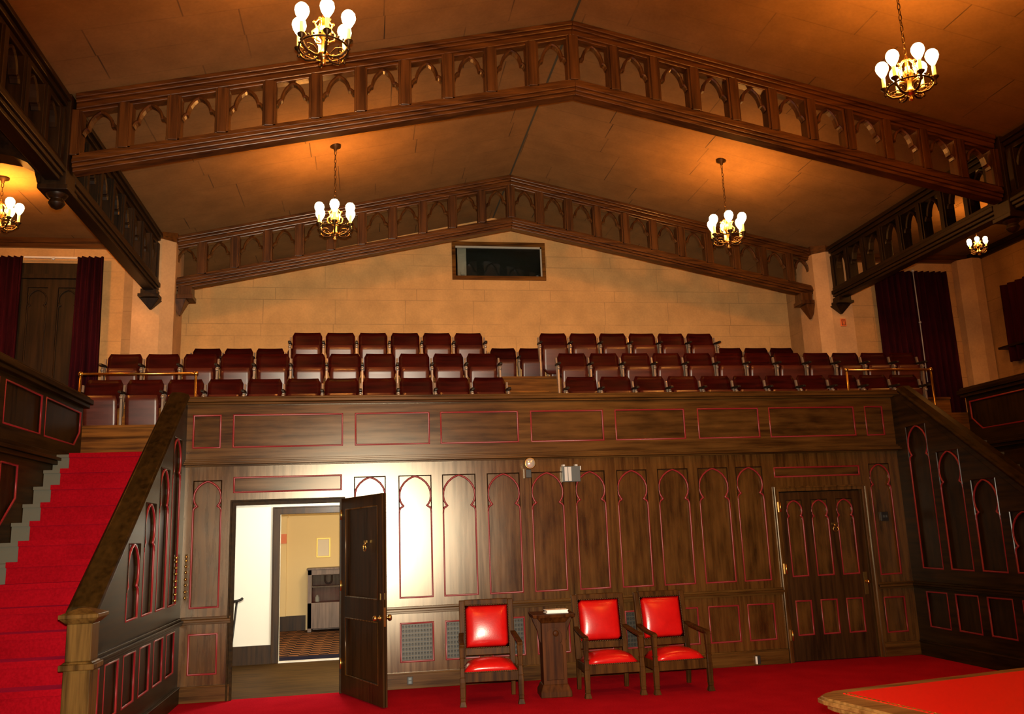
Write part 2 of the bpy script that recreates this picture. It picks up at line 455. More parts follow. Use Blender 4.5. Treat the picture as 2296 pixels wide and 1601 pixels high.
door_ring(d1, W1 * .62, 0, 1.50, -1)
obj('latch_plate', MB().box(W1 - .0005, W1 + .002, .012, T - .012, .75, .93), 'brass', d1)
obj('keyhole_plate', MB().box(W1 - .075, W1 - .045, -.003, T + .003, 1.0, 1.06), 'brass', d1)
for z in (.25, 1.05, 1.8):
    obj('hinge', MB().lathe([(.009, 0), (.009, .11)], (0, -.004, z), 10), 'brass', d1)

# closed door on the right -------------------------------------------------------
d2 = bpy.data.objects.new('door_2', None); C.objects.link(d2); struct(d2)
d2.location = (D2[0], .02, 0); BASE['door_2'] = Vector(d2.location)
d2['label'] = 'closed dark oak door with arched panels on the right'
f2 = F_front(.012)
ap2 = [(6.90, 7.11), (7.22, 7.44), (7.55, 7.77)]
hs = []
for a, b in ap2: hs += [rect(a, b, .96, 1.86), rect(a, b, .29, .69)]
obj('leaf', MB().plate(f2, rect(D2[0] + .02, D2[1] - .02, .01, D2[2] - .02), hs, 0, .035), 'door', d2)
for a, b in ap2:
    arch_panel(f2, d2, a, b, .96, 1.86, 'panel_z', 'arched_panel', .40)
    rect_panel(f2, d2, a, b, .29, .69)
obj('latch_plate', MB().box(7.81, 7.85, .004, .013, .72, .98), 'brass', d2)
obj('door_knob', MB().lathe([(.02, 0), (.009, .008), (.009, .035), (.026, .05), (.02, .07), (.005, .074)], (7.83, .006, .87), 14, (0, -1, 0)), 'brass', d2)
door_ring(d2, 7.51, .012, 1.50, -1)
for z in (.25, 1.0, 1.72):
    obj('hinge', MB().lathe([(.011, 0), (.011, .12)], (6.795, -.055, z), 10).box(6.785, 6.805, -.05, .0, z, z + .12), 'brass', d2)

# gallery parapet ---------------------------------------------------------------
PP = [(.06, .36), (.48, 1.67), (1.80, 2.64), (2.76, 3.67), (3.81, 4.69), (4.83, 5.70), (5.86, 6.65), (6.78, 7.92), (8.06, 8.31)]
par = thing('gallery_parapet', 'long oak parapet of red-edged panels fronting the gallery seats', 'parapet', (4.2, 0, 2.43))
ph = [rect(a, b, 2.615, 2.985) for a, b in PP]
obj('frame', MB().plate(F_front(-.01), rect(-.03, XR + .03, 2.43, 3.09), ph, 0, .04).box(-.03, XR + .03, .03, .10, 2.43, 3.09), 'frame_x', par)
for a, b in PP: rect_panel(F_front(-.01), par, a, b, 2.615, 2.985, 'panel_x')
obj('cap_rail', MB().box(-.1, XR + .1, -.06, .14, 3.09, 3.115).box(-.12, XR + .12, -.085, .16, 3.115, 3.155).box(-.10, XR + .10, -.065, .14, 3.155, 3.18), 'frame_x', par, .008)
obj('cornice', MB().box(-.03, XR + .03, -.03, 0, 2.415, 2.43).box(-.03, XR + .03, -.12, 0, 2.43, 2.448).box(-.03, XR + .03, -.085, 0, 2.448, 2.47).box(-.03, XR + .03, -.045, 0, 2.47, 2.495), 'frame_x', par, .004)

# ------------------------------------------------------------------ stairs
def mirror_x(mb):
    for p in mb.v: p.x = XR - p.x
    return mb
NST = 15; RISE = 2.5 / NST; RUN = .222
YO = [0.]
def step_y(k): return YO[0] - .80 - RUN * (NST - 1 - k)          # front of step k (0 = lowest)
SL = RISE / RUN
def stairs(side):
    mir = mirror_x if side == 'right' else (lambda m: m)
    lab = {'left': 'red-carpeted staircase climbing along the left wall to the gallery', 'right': 'dim staircase behind the right-hand panelled balustrade'}[side]
    t = thing('staircase', lab, 'stairs', (-.5 if side == 'left' else XR + .5, -2.4, 0))
    for k in range(NST):
        y = step_y(k)
        x1 = -.085 if k < 3 else -.107
        st = obj('step', mir(MB().box(-1.075, x1, y, y + RUN + .02, RISE * k if k == 0 else RISE * (k - .6), RISE * (k + 1) - .012).box(-1.075, x1, y - .018, y + RUN, RISE * (k + 1) - .03, RISE * (k + 1))), 'stone' if k > 2 else 'runner', t)
        if k == 3: st['label'] = 'grey step, bare beside the red carpet'
    path = []
    for k in range(NST):
        y = step_y(k)
        path += [(y - .006, RISE * k + (.004 if k else 0.002)), (y - .006, RISE * (k + 1) - .03), (y - .026, RISE * (k + 1) - .028), (y - .026, RISE * (k + 1) + .008)]
    path += [(-.57 + YO[0], 2.508)]
    vs = []; fs = []
    for x in (-.925, -.106):
        vs += [(x if x < -.5 or y > step_y(3) - .02 else -.078, y, z) for y, z in path]
    n = len(path)
    for i in range(n - 1): fs.append((i, i + 1, n + i + 1, n + i))
    # give the carpet a body
    mb = MB().add(vs, fs)
    co = obj('carpet_runner', mir(mb), 'runner', t)
    co['label'] = 'bright red stair carpet'
    sd = co.modifiers.new('thick', 'SOLIDIFY'); sd.thickness = .012; sd.offset = 0
    return t
stairs('left'); YO[0] = .52; stairs('right'); YO[0] = 0.

def cap_z(y): return 3.12 + .6875 * (y + .28)
def balustrade(side):
    L = side == 'left'
    mir = mirror_x if not L else (lambda m: m)
    fr = F_left(0.) if L else F_right(XR)
    t = thing('stair_balustrade', 'panelled oak balustrade with sloping handrail beside the ' + ('red carpeted stairs' if L else 'right-hand stairs, mostly in shadow'), 'balustrade', (0 if L else XR, -1.6, 0))
    YE = -3.16
    pan = []; low = []
    for k in range(6):
        b = -.23 - .515 * k; a = b - .385
        top = cap_z(a) - .20
        if top - 1.0 > .36 and k < 5: pan.append((a, b, 1.0, top + .10))
        if a > YE + .02 or k == 5: low.append((max(a, YE + .10), b, .33, .745))
    small = (-2.80 - .30, -2.80, 1.0, 1.10)
    outer = [(YE, 0), (0, 0), (0, 3.1), (-.25, 3.1), (YE, cap_z(YE) - .04)]
    ph = []
    for a, b, v0, v1 in pan: ph.append([(a, v0), (b, v0), (b, min(v1, cap_z(b) - .12)), (a, min(v1, cap_z(a) - .12))] if False else rect(a, b, v0, v1 - .10 + .0))
    pans = [(a, b, v0, v1 - .10) for a, b, v0, v1 in pan]
    ph += [rect(*q) for q in low]
    mb = MB().plate(fr, outer, ph, 0, .035)
    mb.plate(fr, outer, [], .04, .10, True)
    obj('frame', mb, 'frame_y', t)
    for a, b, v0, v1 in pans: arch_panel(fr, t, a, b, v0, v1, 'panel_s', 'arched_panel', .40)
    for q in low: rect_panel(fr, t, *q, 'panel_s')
    # chair rail, base
    mb = MB().box(0, .05, YE, -.05, .80, .825).box(0, .035, YE, -.05, .775, .80).box(0, .025, YE, -.05, .825, .85); obj('chair_rail', mir(mb), 'frame_y', t, .004)
    mb = MB().box(0, .025, YE, -.03, 0, .15).box(0, .035, YE, -.03, .15, .168); obj('baseboard', mir(mb), 'frame_y', t, .004)
    # handrail: moulded, follows the slope
    y0, y1 = -3.15, -.10
    prof = [(-.05, -.13), (-.05, .02), (-.012, .04), (-.012, .085), (.02, .11), (.075, .115), (.105, .09), (.105, .05), (.06, .03), (.06, -.05), (.03, -.08), (.03, -.13)]
    path = [(0, y1 + .05, 3.135), (0, -.30, 3.135), (0, y0, cap_z(y0))] if False else [(0, -.24, cap_z(-.24) - .03), (0, y0, cap_z(y0) - .03)]
    q = []
    for (px, py, pz) in path:
        q.append([(px - .05 - .0 + dx, py, pz + dz) for dx, dz in [(-.10, .0), (-.10, .05), (-.07, .085), (.02, .085), (.10, .06), (.115, .03), (.10, .0), (.07, -.02), (.07, -.10), (-.07, -.10), (-.07, -.02)]])
    n = len(q[0]); vs = q[0] + q[1]; fs = [(k, (k + 1) % n, n + (k + 1) % n, n + k) for k in range(n)] + [tuple(range(n))[::-1], tuple(n + k for k in range(n))]
    obj('handrail', mir(MB().add(vs, fs)), 'frame_y', t, .006)
    # newel
    nb = MB()
    cx, cy, hw = .005, -3.26, .088
    nb.taper((cx, cy), (hw, hw), (hw, hw), 0, .80).taper((cx, cy), (hw + .025, hw + .025), (hw + .025, hw + .025), .80, .84).taper((cx, cy), (hw + .012, hw + .012), (hw, hw), .84, .855)
    nb.taper((cx, cy), (hw - .006, hw - .006), (hw - .006, hw - .006), .855, 1.10)
    nb.taper((cx, cy), (hw, hw), (hw + .035, hw + .035), 1.10, 1.135).taper((cx, cy), (hw + .04, hw + .04), (hw + .04, hw + .04), 1.135, 1.165).taper((cx, cy), (hw + .03, hw + .03), (.03, .03), 1.165, 1.20)
    nb.taper((cx, cy), (hw + .02, hw + .02), (hw + .02, hw + .02), 0, .13)
    obj('newel_post', mir(nb), 'newel', t, .006)
    return t
balustrade('left'); balustrade('right')

# outer stair walls with the side-gallery parapets on top ---------------------------
def outer_wall(side):
    L = side == 'left'; x0 = -1.08 if L else XR + 1.08
    fr = F_left(x0) if L else F_right(x0)
    YS = -13.
    cols = [(-1.11 - .99 * k - .06, -1.11 - .99 * (k + 1) + .06) for k in range(3)]
    outer = [(YS, 0), (0, 0), (0, 2.45), (YS, 2.45)]
    pan = []
    for k in range(9):
        b = -.62 - .505 * k; a = b - .385
        foot = lambda y: max(.30, 2.5 + SL * (y + .80) + .16)
        if foot(b) < 2.30: pan.append((a, b, foot(a), foot(b), 2.34))
    ph = [[(a, fa), (b, fb), (b, v1), (a, v1)] for a, b, fa, fb, v1 in pan]
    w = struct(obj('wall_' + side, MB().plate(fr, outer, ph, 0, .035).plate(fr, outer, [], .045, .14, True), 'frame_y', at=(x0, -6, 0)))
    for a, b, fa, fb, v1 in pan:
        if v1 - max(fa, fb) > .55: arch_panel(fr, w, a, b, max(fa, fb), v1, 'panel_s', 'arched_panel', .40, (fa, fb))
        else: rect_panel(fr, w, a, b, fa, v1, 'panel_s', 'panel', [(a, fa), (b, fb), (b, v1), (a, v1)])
    t = thing('side_parapet', 'dark panelled parapet of the ' + side + ' side gallery with red-edged panels', 'parapet', (x0, -3, 2.45), group=None)
    P2 = [[(-1.08, 2.65), (-.20, 2.65), (-.03, 2.80), (-.03, 3.03), (-1.08, 3.03)]] + [rect(a, b, 2.65, 3.03) for b, a in cols]
    obj('frame', MB().plate(fr, rect(YS, .02, 2.45, 3.08), P2, 0, .035).plate(fr, rect(YS, .02, 2.45, 3.08), [], .045, .12, True), 'frame_y', t)
    for q in P2:
        rect_panel(fr, t, 0, 0, 0, 0, 'panel_s', 'panel', q)
    sg = 1 if L else -1
    obj('cap_rail', MB().box(x0 - .15 * sg, x0 + .06 * sg, YS, .05, 3.08, 3.12).box(x0 - .17 * sg, x0 + .09 * sg, YS, .07, 3.12, 3.17).box(x0 - .15 * sg, x0 + .06 * sg, YS, .05, 3.17, 3.2), 'frame_y', t, .006)
    obj('cornice', MB().box(x0, x0 + .05 * sg, YS, .02, 2.40, 2.44).box(x0, x0 + .08 * sg, YS, .02, 2.44, 2.47).box(x0, x0 + .04 * sg, YS, .02, 2.47, 2.52), 'frame_y', t, .004)
outer_wall('left'); outer_wall('right')

# side-gallery floors, gallery platforms ------------------------------------------
f1, f2z, f3 = 2.80, 3.27, 3.74
XL0, XR0 = -3.8, 11.93
struct(obj('floor_left', MB().box(XL0, -1.22, -13, 4.1, 2.38, 2.5), 'plat'))
struct(obj('floor_right', MB().box(XR + 1.22, XR0, -13, 4.1, 2.38, 2.5), 'plat'))
struct(obj('floor_gallery', MB().box(-1.22, XR + 1.22, -.66, 4.1, 2.42, 2.5), 'plat')) if False else None
gp = MB()
gp.box(-1.07, -.13, -.57, .1, 2.40, 2.5).box(XR + .13, XR + 1.07, -.03, .1, 2.40, 2.5).box(-1.2, XR + 1.2, .1, 4.1, 2.40, 2.5)
struct(obj('floor_gallery', gp, 'plat'))
RX0, RX1 = -1.45, XR + 1.75
def tier(y0, y1, z0, z1, xa, xb):
    return struct(obj('floor_tier', MB().box(xa, xb, y0, y1, z0, z1).box(xa, xb, y0 - .02, y0 + .05, z1 - .03, z1), 'plat'))
tier(.32, 1.22, 2.5, f1, RX0, RX1)
tier(1.22, 1.93, 2.5, f2z, RX0, RX1)
tier(1.93, 2.52, 2.5, f3, -.60, 8.74)
tier(2.52, 4.02, 2.5, f3, -1.28, 9.32)
# curb hiding the feet of the front row on the stair landings
struct(obj('trim_3', MB().box(RX0, .0, .30, .33, 2.5, 2.915).box(RX0, .0, .285, .335, 2.895, 2.925), 'plat'))
struct(obj('trim_4', MB().box(XR, RX1, .30, .33, 2.5, 2.915).box(XR, RX1, .285, .335, 2.895, 2.925), 'plat'))
# aisle steps
for k, (y0, z1) in enumerate(((.98, 3.03), (1.70, 3.50))):
    t = tag(obj('aisle_step', MB().box(3.74, 4.42, y0, y0 + .30, z1 - .23, z1).box(3.74, 4.42, y0 - .02, y0 + .05, z1 - .025, z1), 'plat', None, .004),
            ('lower' if k == 0 else 'upper') + ' worn wooden step in the aisle between the seat blocks', 'step', 'aisle steps')

# back walls ---------------------------------------------------------------------
YB = 4.0; YA = 2.6
def nz(x): return 6.88 - .2265 * abs(x - XM)
fb = F_front(YB)
WX0, WX1, WZ0, WZ1 = 3.42, 4.90, 5.84, 6.37
struct(obj('wall_back', MB().plate(fb, [(-1.4, 2.4), (9.5, 2.4), (9.5, 5.9), (8.95, nz(8.95)), (XM, 6.95), (-.85, nz(-.85)), (-1.4, 5.9)], [rect(WX0, WX1, WZ0, WZ1)], 0, .12), 'wall'))
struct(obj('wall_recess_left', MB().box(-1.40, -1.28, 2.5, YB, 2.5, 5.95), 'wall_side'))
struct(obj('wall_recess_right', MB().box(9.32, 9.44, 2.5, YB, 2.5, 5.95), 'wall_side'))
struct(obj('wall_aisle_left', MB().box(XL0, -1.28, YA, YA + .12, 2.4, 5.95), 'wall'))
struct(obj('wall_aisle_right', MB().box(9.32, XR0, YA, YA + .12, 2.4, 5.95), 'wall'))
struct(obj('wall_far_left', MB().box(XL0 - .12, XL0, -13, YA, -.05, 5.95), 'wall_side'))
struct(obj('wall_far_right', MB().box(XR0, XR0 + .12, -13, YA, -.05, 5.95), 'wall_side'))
struct(obj('wall_rear', MB().box(-4.2, 12.4, -13.12, -13, -.05, 7.0), 'wall'))
# ceilings
t = .06
def slab(pts): return MB().hexa(pts + [(x, y, z + t) for x, y, z in pts])
XE0, XE1 = -1.02, 9.18
cn = MB()
for xa, xb in ((XE0, XM), (XM, XE1)):
    cn.hexa([(xa, -13, nz(xa)), (xb, -13, nz(xb)), (xb, 4.1, nz(xb)), (xa, 4.1, nz(xa)), (xa, -13, nz(xa) + t), (xb, -13, nz(xb) + t), (xb, 4.1, nz(xb) + t), (xa, 4.1, nz(xa) + t)])
struct(obj('ceiling', cn, 'ceil', at=(XM, -4, 6)))
ZAI = 5.86
struct(obj('ceiling_left', MB().box(XL0, -.88, -13, 4.1, ZAI, ZAI + t), 'ceil'))
struct(obj('ceiling_right', MB().box(9.04, XR0, -13, 4.1, ZAI, ZAI + t), 'ceil'))
# cornices of the side galleries
def cornice(name, pts, N):
    pr = [(0, 0), (.0, .10), (-.03, .09), (-.06, .05), (-.13, .03), (-.13, 0)]
    return struct(obj(name, MB().sweep(pts, pr, N), 'truss_y'))
struct(obj('trim_5', MB().box(XL0, -1.1, YA - .05, YA, 5.73, ZAI).box(XL0, -1.1, YA - .09, YA, 5.79, ZAI), 'truss'))
struct(obj('trim_6', MB().box(9.25, XR0, YA - .05, YA, 5.73, ZAI).box(9.25, XR0, YA - .09, YA, 5.79, ZAI), 'truss'))
struct(obj('trim_7', MB().box(XR0 - .05, XR0, -13, YA, 5.73, ZAI).box(XR0 - .09, XR0, -13, YA, 5.79, ZAI), 'truss_y'))
struct(obj('trim_8', MB().box(XL0, XL0 + .05, -13, YA, 5.73, ZAI).box(XL0, XL0 + .09, -13, YA, 5.79, ZAI), 'truss_y'))

struct(obj('trim_11', MB().box(XM - .012, XM + .012, -13, YB, nz(XM) - .006, nz(XM) + .01), mat('ridge_joint', (.05, .055, .04), .8)))
# booth window --------------------------------------------------------------------
w1 = struct(obj('window_1', MB().plate(F_front(YB), rect(WX0 - .06, WX1 + .06, WZ0 - .07, WZ1 + .07), [rect(WX0, WX1, WZ0, WZ1)], -.03, .0, True), 'plat', None, .004))
w1['label'] = 'projection booth window with wooden frame high on the back wall'
obj('glass_pane', MB().box(WX0, WX1, YB + .03, YB + .036, WZ0, WZ1), 'glassdark', w1)
M['glassclear'] = mat('booth_glass', (.9, .95, .92), .02); _b = M['glassclear'].node_tree.nodes['Principled BSDF']; _b.inputs['Transmission Weight'].default_value = 1.; _b.inputs['IOR'].default_value = 1.45
w1.children[0].data.materials[0] = M['glassclear']
obj('track', MB().box(WX0 + .0, WX1, YB + .005, YB + .03, WZ1 - .03, WZ1).box(WX1 - .022, WX1, YB + .005, YB + .03, WZ0, WZ1), 'pale', w1)
M['booth'] = mat('booth_paint', (.03, .035, .03), .8)
struct(obj('wall_booth_back', MB().box(2.9, 5.4, 5.1, 5.16, 5.4, 6.8), 'booth'))
struct(obj('wall_booth_left', MB().box(2.84, 2.9, 4.12, 5.1, 5.4, 6.8), 'booth'))
struct(obj('wall_booth_right', MB().box(5.4, 5.46, 4.12, 5.1, 5.4, 6.8), 'booth'))
struct(obj('floor_booth', MB().box(2.84, 5.46, 4.12, 5.16, 5.34, 5.4), 'booth'))
struct(obj('ceiling_booth', MB().box(2.84, 5.46, 4.12, 5.16, 6.8, 6.86), 'booth'))
tag(obj('booth_board', MB().box(3.47, 3.62, 4.16, 4.20, 5.4, 6.7).box(3.52, 3.60, 4.13, 4.16, 5.90, 5.955), 'pale'), 'pale upright board standing just inside the booth window', 'board')

# piers ---------------------------------------------------------------------------
def pier(side):
    L = side == 'left'
    q = [(-1.14, 1.95), (-.79, 1.95), (-.64, 2.10), (-.64, 2.62), (-1.14, 2.62)]
    if not L: q = [(2 * XM - x, y) for x, y in q][::-1]
    fz = lambda u, v, d: (u, v, d)
    t = thing('pillar', 'tall cream chamfered pillar under the roof trusses at the gallery\'s ' + side + ' end', 'pillar', (-.89 if L else 2 * XM + .89, 2.3, 2.5))
    obj('shaft', MB().plate(fz, q, [], 2.5, 5.74, True), 'pier', t)
    c = (sum(p[0] for p in q) / 5, sum(p[1] for p in q) / 5)
    big = lambda s: [(c[0] + (p[0] - c[0]) * s, c[1] + (p[1] - c[1]) * s) for p in q]
    obj('capital', MB().plate(fz, big(1.02), [], 5.68, 5.73, True).plate(fz, big(1.05), [], 5.73, 5.84, True), 'truss', t)
pier('left'); pier('right')
t = thing('pillar', 'pale slender corner pillar right of the drawn curtains', 'pillar', (11.7, 2.4, 2.5))
fz = lambda u, v, d: (u, v, d)
obj('shaft', MB().plate(fz, [(11.58, 2.58), (11.58, 2.44), (11.74, 2.28), (11.90, 2.28), (11.90, 2.58)], [], 2.5, 5.74, True), 'pier', t)

# curtains, shutters ----------------------------------------------------------------
def curtain(x0, x1, y, z0, z1, label, folds=5, amp=.035, along='x', flare=0.):
    n = folds * 8; vs = []; fs = []; rows = [z1, (z0 + z1) / 2, z0]
    for j, z in enumerate(rows):
        for i in range(n + 1):
            s = i / n; u = x0 + (x1 - x0) * s + flare * (j / 2) * (s - .5)
            d = y + amp * math.sin(s * folds * 2 * PI) * (1 + .3 * j) + .008 * math.sin(s * 37)
            vs.append((u, d, z) if along == 'x' else (d, u, z))
    for j in range(2):
        for i in range(n): fs.append((j * (n + 1) + i, j * (n + 1) + i + 1, (j + 1) * (n + 1) + i + 1, (j + 1) * (n + 1) + i))
    o = obj('curtain', MB().add(vs, fs, True), 'curtain'); sd = o.modifiers.new('thick', 'SOLIDIFY'); sd.thickness = .012
    return tag(o, label, 'curtain', 'wine velvet curtains')
curtain(-3.02, -2.70, 2.42, 3.0, 5.55, 'dark wine curtain drawn to the left side of the shuttered opening', 4)
curtain(-1.99, -1.66, 2.42, 3.0, 5.56, 'dark wine curtain between the shutters and the left pillar', 4, flare=.05)
tag(obj('curtain_rod', MB().box(-2.685, -2.005, 2.40, 2.42, 5.525, 5.55).ball((-2.31, 2.40, 5.52), .022), 'white'), 'white curtain track over the shutters on the left', 'curtain rod')
sh = thing('window_shutter', 'dark oak shutters with two arched panels between the left curtains', 'shutter', (-2.35, 2.58, 2.5))
fs_ = F_front(2.55)
shp = [(-2.66, -2.40), (-2.27, -2.01)]
obj('frame', MB().plate(fs_, rect(-2.80, -1.90, 2.5, 5.50), [rect(a, b, 2.7, 5.15) for a, b in shp], 0, .045), 'shutter', sh)
for a, b in shp:
    L = trefoil(a + .01, b - .01, 2.71, 5.12, .40)
    p = obj('arched_panel', MB().plate(fs_, rect(a, b, 2.7, 5.15), [], .03, .04), 'shutter', sh)
    obj('moulding', moulding(fs_, L, .01), 'shutter', p)
obj('lintel', MB().box(-2.82, -1.88, 2.50, 2.55, 5.27, 5.33), 'shutter', sh)
curtain(10.10, 10.74, 2.50, 3.0, 5.56, 'dark wine curtain, the half nearer the right pillar', 6)
cu_ = curtain(10.77, 11.40, 2.50, 3.0, 5.56, 'dark wine curtain, the half nearer the corner pillar', 6)
cc_ = (obj('gap_light_strip', MB().tube([(10.755, 2.44, 5.57), (10.75, 2.43, 5.0), (10.76, 2.44, 4.55), (10.755, 2.44, 3.7)], .009, 8).ball((10.755, 2.43, 4.68), .022).ball((10.755, 2.44, 5.55), .025), 'strip', cu_)); cc_['label'] = 'pale strip standing in for light between the curtains'  # pale strip modelled in place of the light through the curtain gap
curtain(1.05, 1.82, 11.80, 3.9, 5.12, 'dark wine curtain on the far right side wall', 5, along='y')
tag(obj('wall_shelf', MB().box(11.74, 11.93, 1.0, 2.0, 4.13, 4.165).box(11.86, 11.93, 1.1, 1.13, 3.98, 4.13).box(11.86, 11.93, 1.87, 1.9, 3.98, 4.13), 'truss_y'), 'dark wooden shelf on the far right side wall', 'shelf')

# ------------------------------------------------------------------ roof trusses
def arch_path(w, h):
    """pointed cusped brace inside an opening of half-width w; v from its top"""
    half = [(.99 * w, -.52 * h), (.92 * w, -.45 * h), (.80 * w, -.405 * h), (.70 * w, -.40 * h), (.665 * w, -.33 * h), (.55 * w, -.215 * h), (.37 * w, -.125 * h), (.17 * w, -.065 * h)]
    return half + [(0, -.035 * h)] + [(-a, b) for a, b in reversed(half)]
def truss(name, label, y0, sy, group):
    """gable truss across the nave in the plane y0"""
    t = thing(name, label, 'roof truss', (XM, y0, 4.9), group=group)
    xe = 4.83
    def top(x): return 6.872 - .2265 * abs(x - XM)
    def bot(x): return 6.045 - .2145 * abs(x - XM)
    hw = .085
    for sg in (-1, 1):
        A, B = XM, XM + sg * xe
        def beam(zf, layers):
            mb = MB()
            for d0, d1, w in layers:
                mb.hexa([(A, y0 - w, zf(A) + d0), (B, y0 - w, zf(B) + d0), (B, y0 + w, zf(B) + d0), (A, y0 + w, zf(A) + d0),
                         (A, y0 - w, zf(A) + d1), (B, y0 - w, zf(B) + d1), (B, y0 + w, zf(B) + d1), (A, y0 + w, zf(A) + d1)])
            return mb
        obj('top_chord', beam(top, [(-.05, 0, hw + .03), (-.085, -.05, hw + .01), (-.145, -.085, hw - .01), (-.175, -.145, hw - .03)]), 'truss', t, .008)
        obj('bottom_chord', beam(bot, [(0, .035, hw - .02), (.035, .07, hw + .005), (.07, .115, hw + .025), (.115, .15, hw + .01), (.15, .18, hw - .02)]), 'truss', t, .006)
        obj('backing_board', beam(lambda x: (top(x)), [(-.17, -.01, .02)]), 'truss', t) if False else None
    nb = 11; bay = 4.84 / nb
    for k in range(-nb, nb + 1):
        x = XM + k * bay
        w = .065
        zb, zt = bot(x) + .165, top(x) - .15
        mb = MB().box(x - w, x + w, y0 - .065, y0 + .065, zb, zt).box(x - w + .022, x + w - .022, y0 - .085, y0 + .085, zb, zt)
        obj('post', mb, 'truss_z', t, .005)
        if k < nb:
            xc = x + bay / 2; wa = bay / 2 - w
            tz, bz = top(xc) - .175, bot(xc) + .18
            h = tz - bz
            slope_t = -.2265 * (1 if xc > XM else -1)
            pth = [(xc + a, y0, tz + b * 1. - .0 + slope_t * a * .9) for a, b in arch_path(wa, h)]
            obj('arch_brace', MB().sweep(pth, [(-.014, -.030), (-.014, .030), (.003, .042), (.014, .030), (.014, -.030), (.003, -.042)], (0, 1, 0)), 'truss_z', t)
    return t, top, bot
tf, topf, botf = truss('roof_truss', 'nearer gabled oak truss of arched openings spanning the hall', -1.745, 0, 'gabled roof trusses')
tb, _, _ = truss('roof_truss', 'farther gabled oak truss of arched openings over the top seats', 2.265, 0, 'gabled roof trusses')
for sg in (-1, 1):                       # corbels of the back truss on the pillars
    x = XM + sg * 4.62
    xi = XM + sg * 4.50
    obj('corbel', MB().taper((x - sg * .02, 2.265), (.09, .11), (.09, .11), 4.96, 5.08).taper((x - sg * .02, 2.265), (.11, .13), (.11, .13), 4.90, 4.96).taper((x + sg * .06, 2.265), (.01, .02), (.10, .11), 4.68, 4.90), 'truss_z', tb, .005)

def long_truss(side, y0, y1, label):
    sg = -1 if side == 'left' else 1
    x0 = XM + sg * 4.965
    t = thing('side_truss', label, 'roof truss', (x0, (y0 + y1) / 2, 4.85), group='lengthwise roof trusses')
    zt, zb = 5.725, 4.89; hw = .085
    def beam(layers, z):
        mb = MB()
        for d0, d1, w in layers: mb.box(x0 - w, x0 + w, y0, y1, z + d0, z + d1)
        return mb
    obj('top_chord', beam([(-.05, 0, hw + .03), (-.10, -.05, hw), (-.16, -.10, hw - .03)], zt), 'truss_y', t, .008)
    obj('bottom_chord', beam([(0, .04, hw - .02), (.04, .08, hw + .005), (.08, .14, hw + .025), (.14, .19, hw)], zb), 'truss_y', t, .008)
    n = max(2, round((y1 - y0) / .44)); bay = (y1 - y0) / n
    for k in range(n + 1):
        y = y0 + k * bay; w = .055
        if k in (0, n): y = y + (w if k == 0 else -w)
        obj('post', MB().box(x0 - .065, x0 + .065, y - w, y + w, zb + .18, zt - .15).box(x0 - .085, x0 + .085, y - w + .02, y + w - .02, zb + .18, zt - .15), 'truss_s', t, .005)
        if k < n:
            yc = y0 + (k + .5) * bay; wa = bay / 2 - w
            tz = zt - .16; h = tz - zb - .19
            obj('arch_brace', MB().sweep([(x0, yc + a, tz + b) for a, b in arch_path(wa, h)], [(-.014, -.030), (-.014, .030), (.003, .042), (.014, .030), (.014, -.030), (.003, -.042)], (1, 0, 0)), 'truss_s', t)
    return t, x0
for side in ('left', 'right'):
    a, x0 = long_truss(side, -1.61, 1.89, 'oak truss running lengthwise from the ' + side + ' pillar to the nearer gabled truss')
    obj('corbel', MB().box(x0 - .10, x0 + .10, 1.71, 1.89, 4.84, 4.91).taper((x0, 1.79), (.13, .10), (.13, .10), 4.80, 4.84).taper((x0, 1.86), (.01, .02), (.125, .09), 4.66, 4.80), 'truss_s', a, .005)
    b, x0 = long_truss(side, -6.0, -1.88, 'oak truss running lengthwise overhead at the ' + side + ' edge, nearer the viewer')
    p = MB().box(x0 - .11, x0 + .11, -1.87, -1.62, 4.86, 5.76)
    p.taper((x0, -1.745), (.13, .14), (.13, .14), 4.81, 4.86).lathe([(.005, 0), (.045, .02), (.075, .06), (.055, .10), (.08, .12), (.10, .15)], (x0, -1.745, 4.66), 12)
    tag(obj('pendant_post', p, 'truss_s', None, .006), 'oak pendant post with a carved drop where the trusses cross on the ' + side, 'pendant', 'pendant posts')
    # arched brace across the side gallery
    sg = -1 if side == 'left' else 1
    pts = [(.12, 4.88), (.15, 5.0), (.22, 5.08), (.35, 5.14), (.52, 5.17), (1.0, 5.20), (1.7, 5.20), (2.4, 5.12), (2.81, 4.95)]
    xs = lambda d: x0 + sg * d
    poly = [(xs(a), z) for a, z in pts] + [(xs(2.81), 5.85), (xs(.12), 5.85)]
    tag(obj('arched_brace', MB().plate(F_front(-1.83), poly, [], 0, .17, True).sweep([(xs(a), -1.745, z) for a, z in pts], [(-.03, -.12), (-.03, .12), (.02, .12), (.02, -.12)], (0, 1, 0)), 'truss_y', None), 'solid oak arched brace over the ' + side + ' side gallery', 'roof brace', 'side gallery braces')

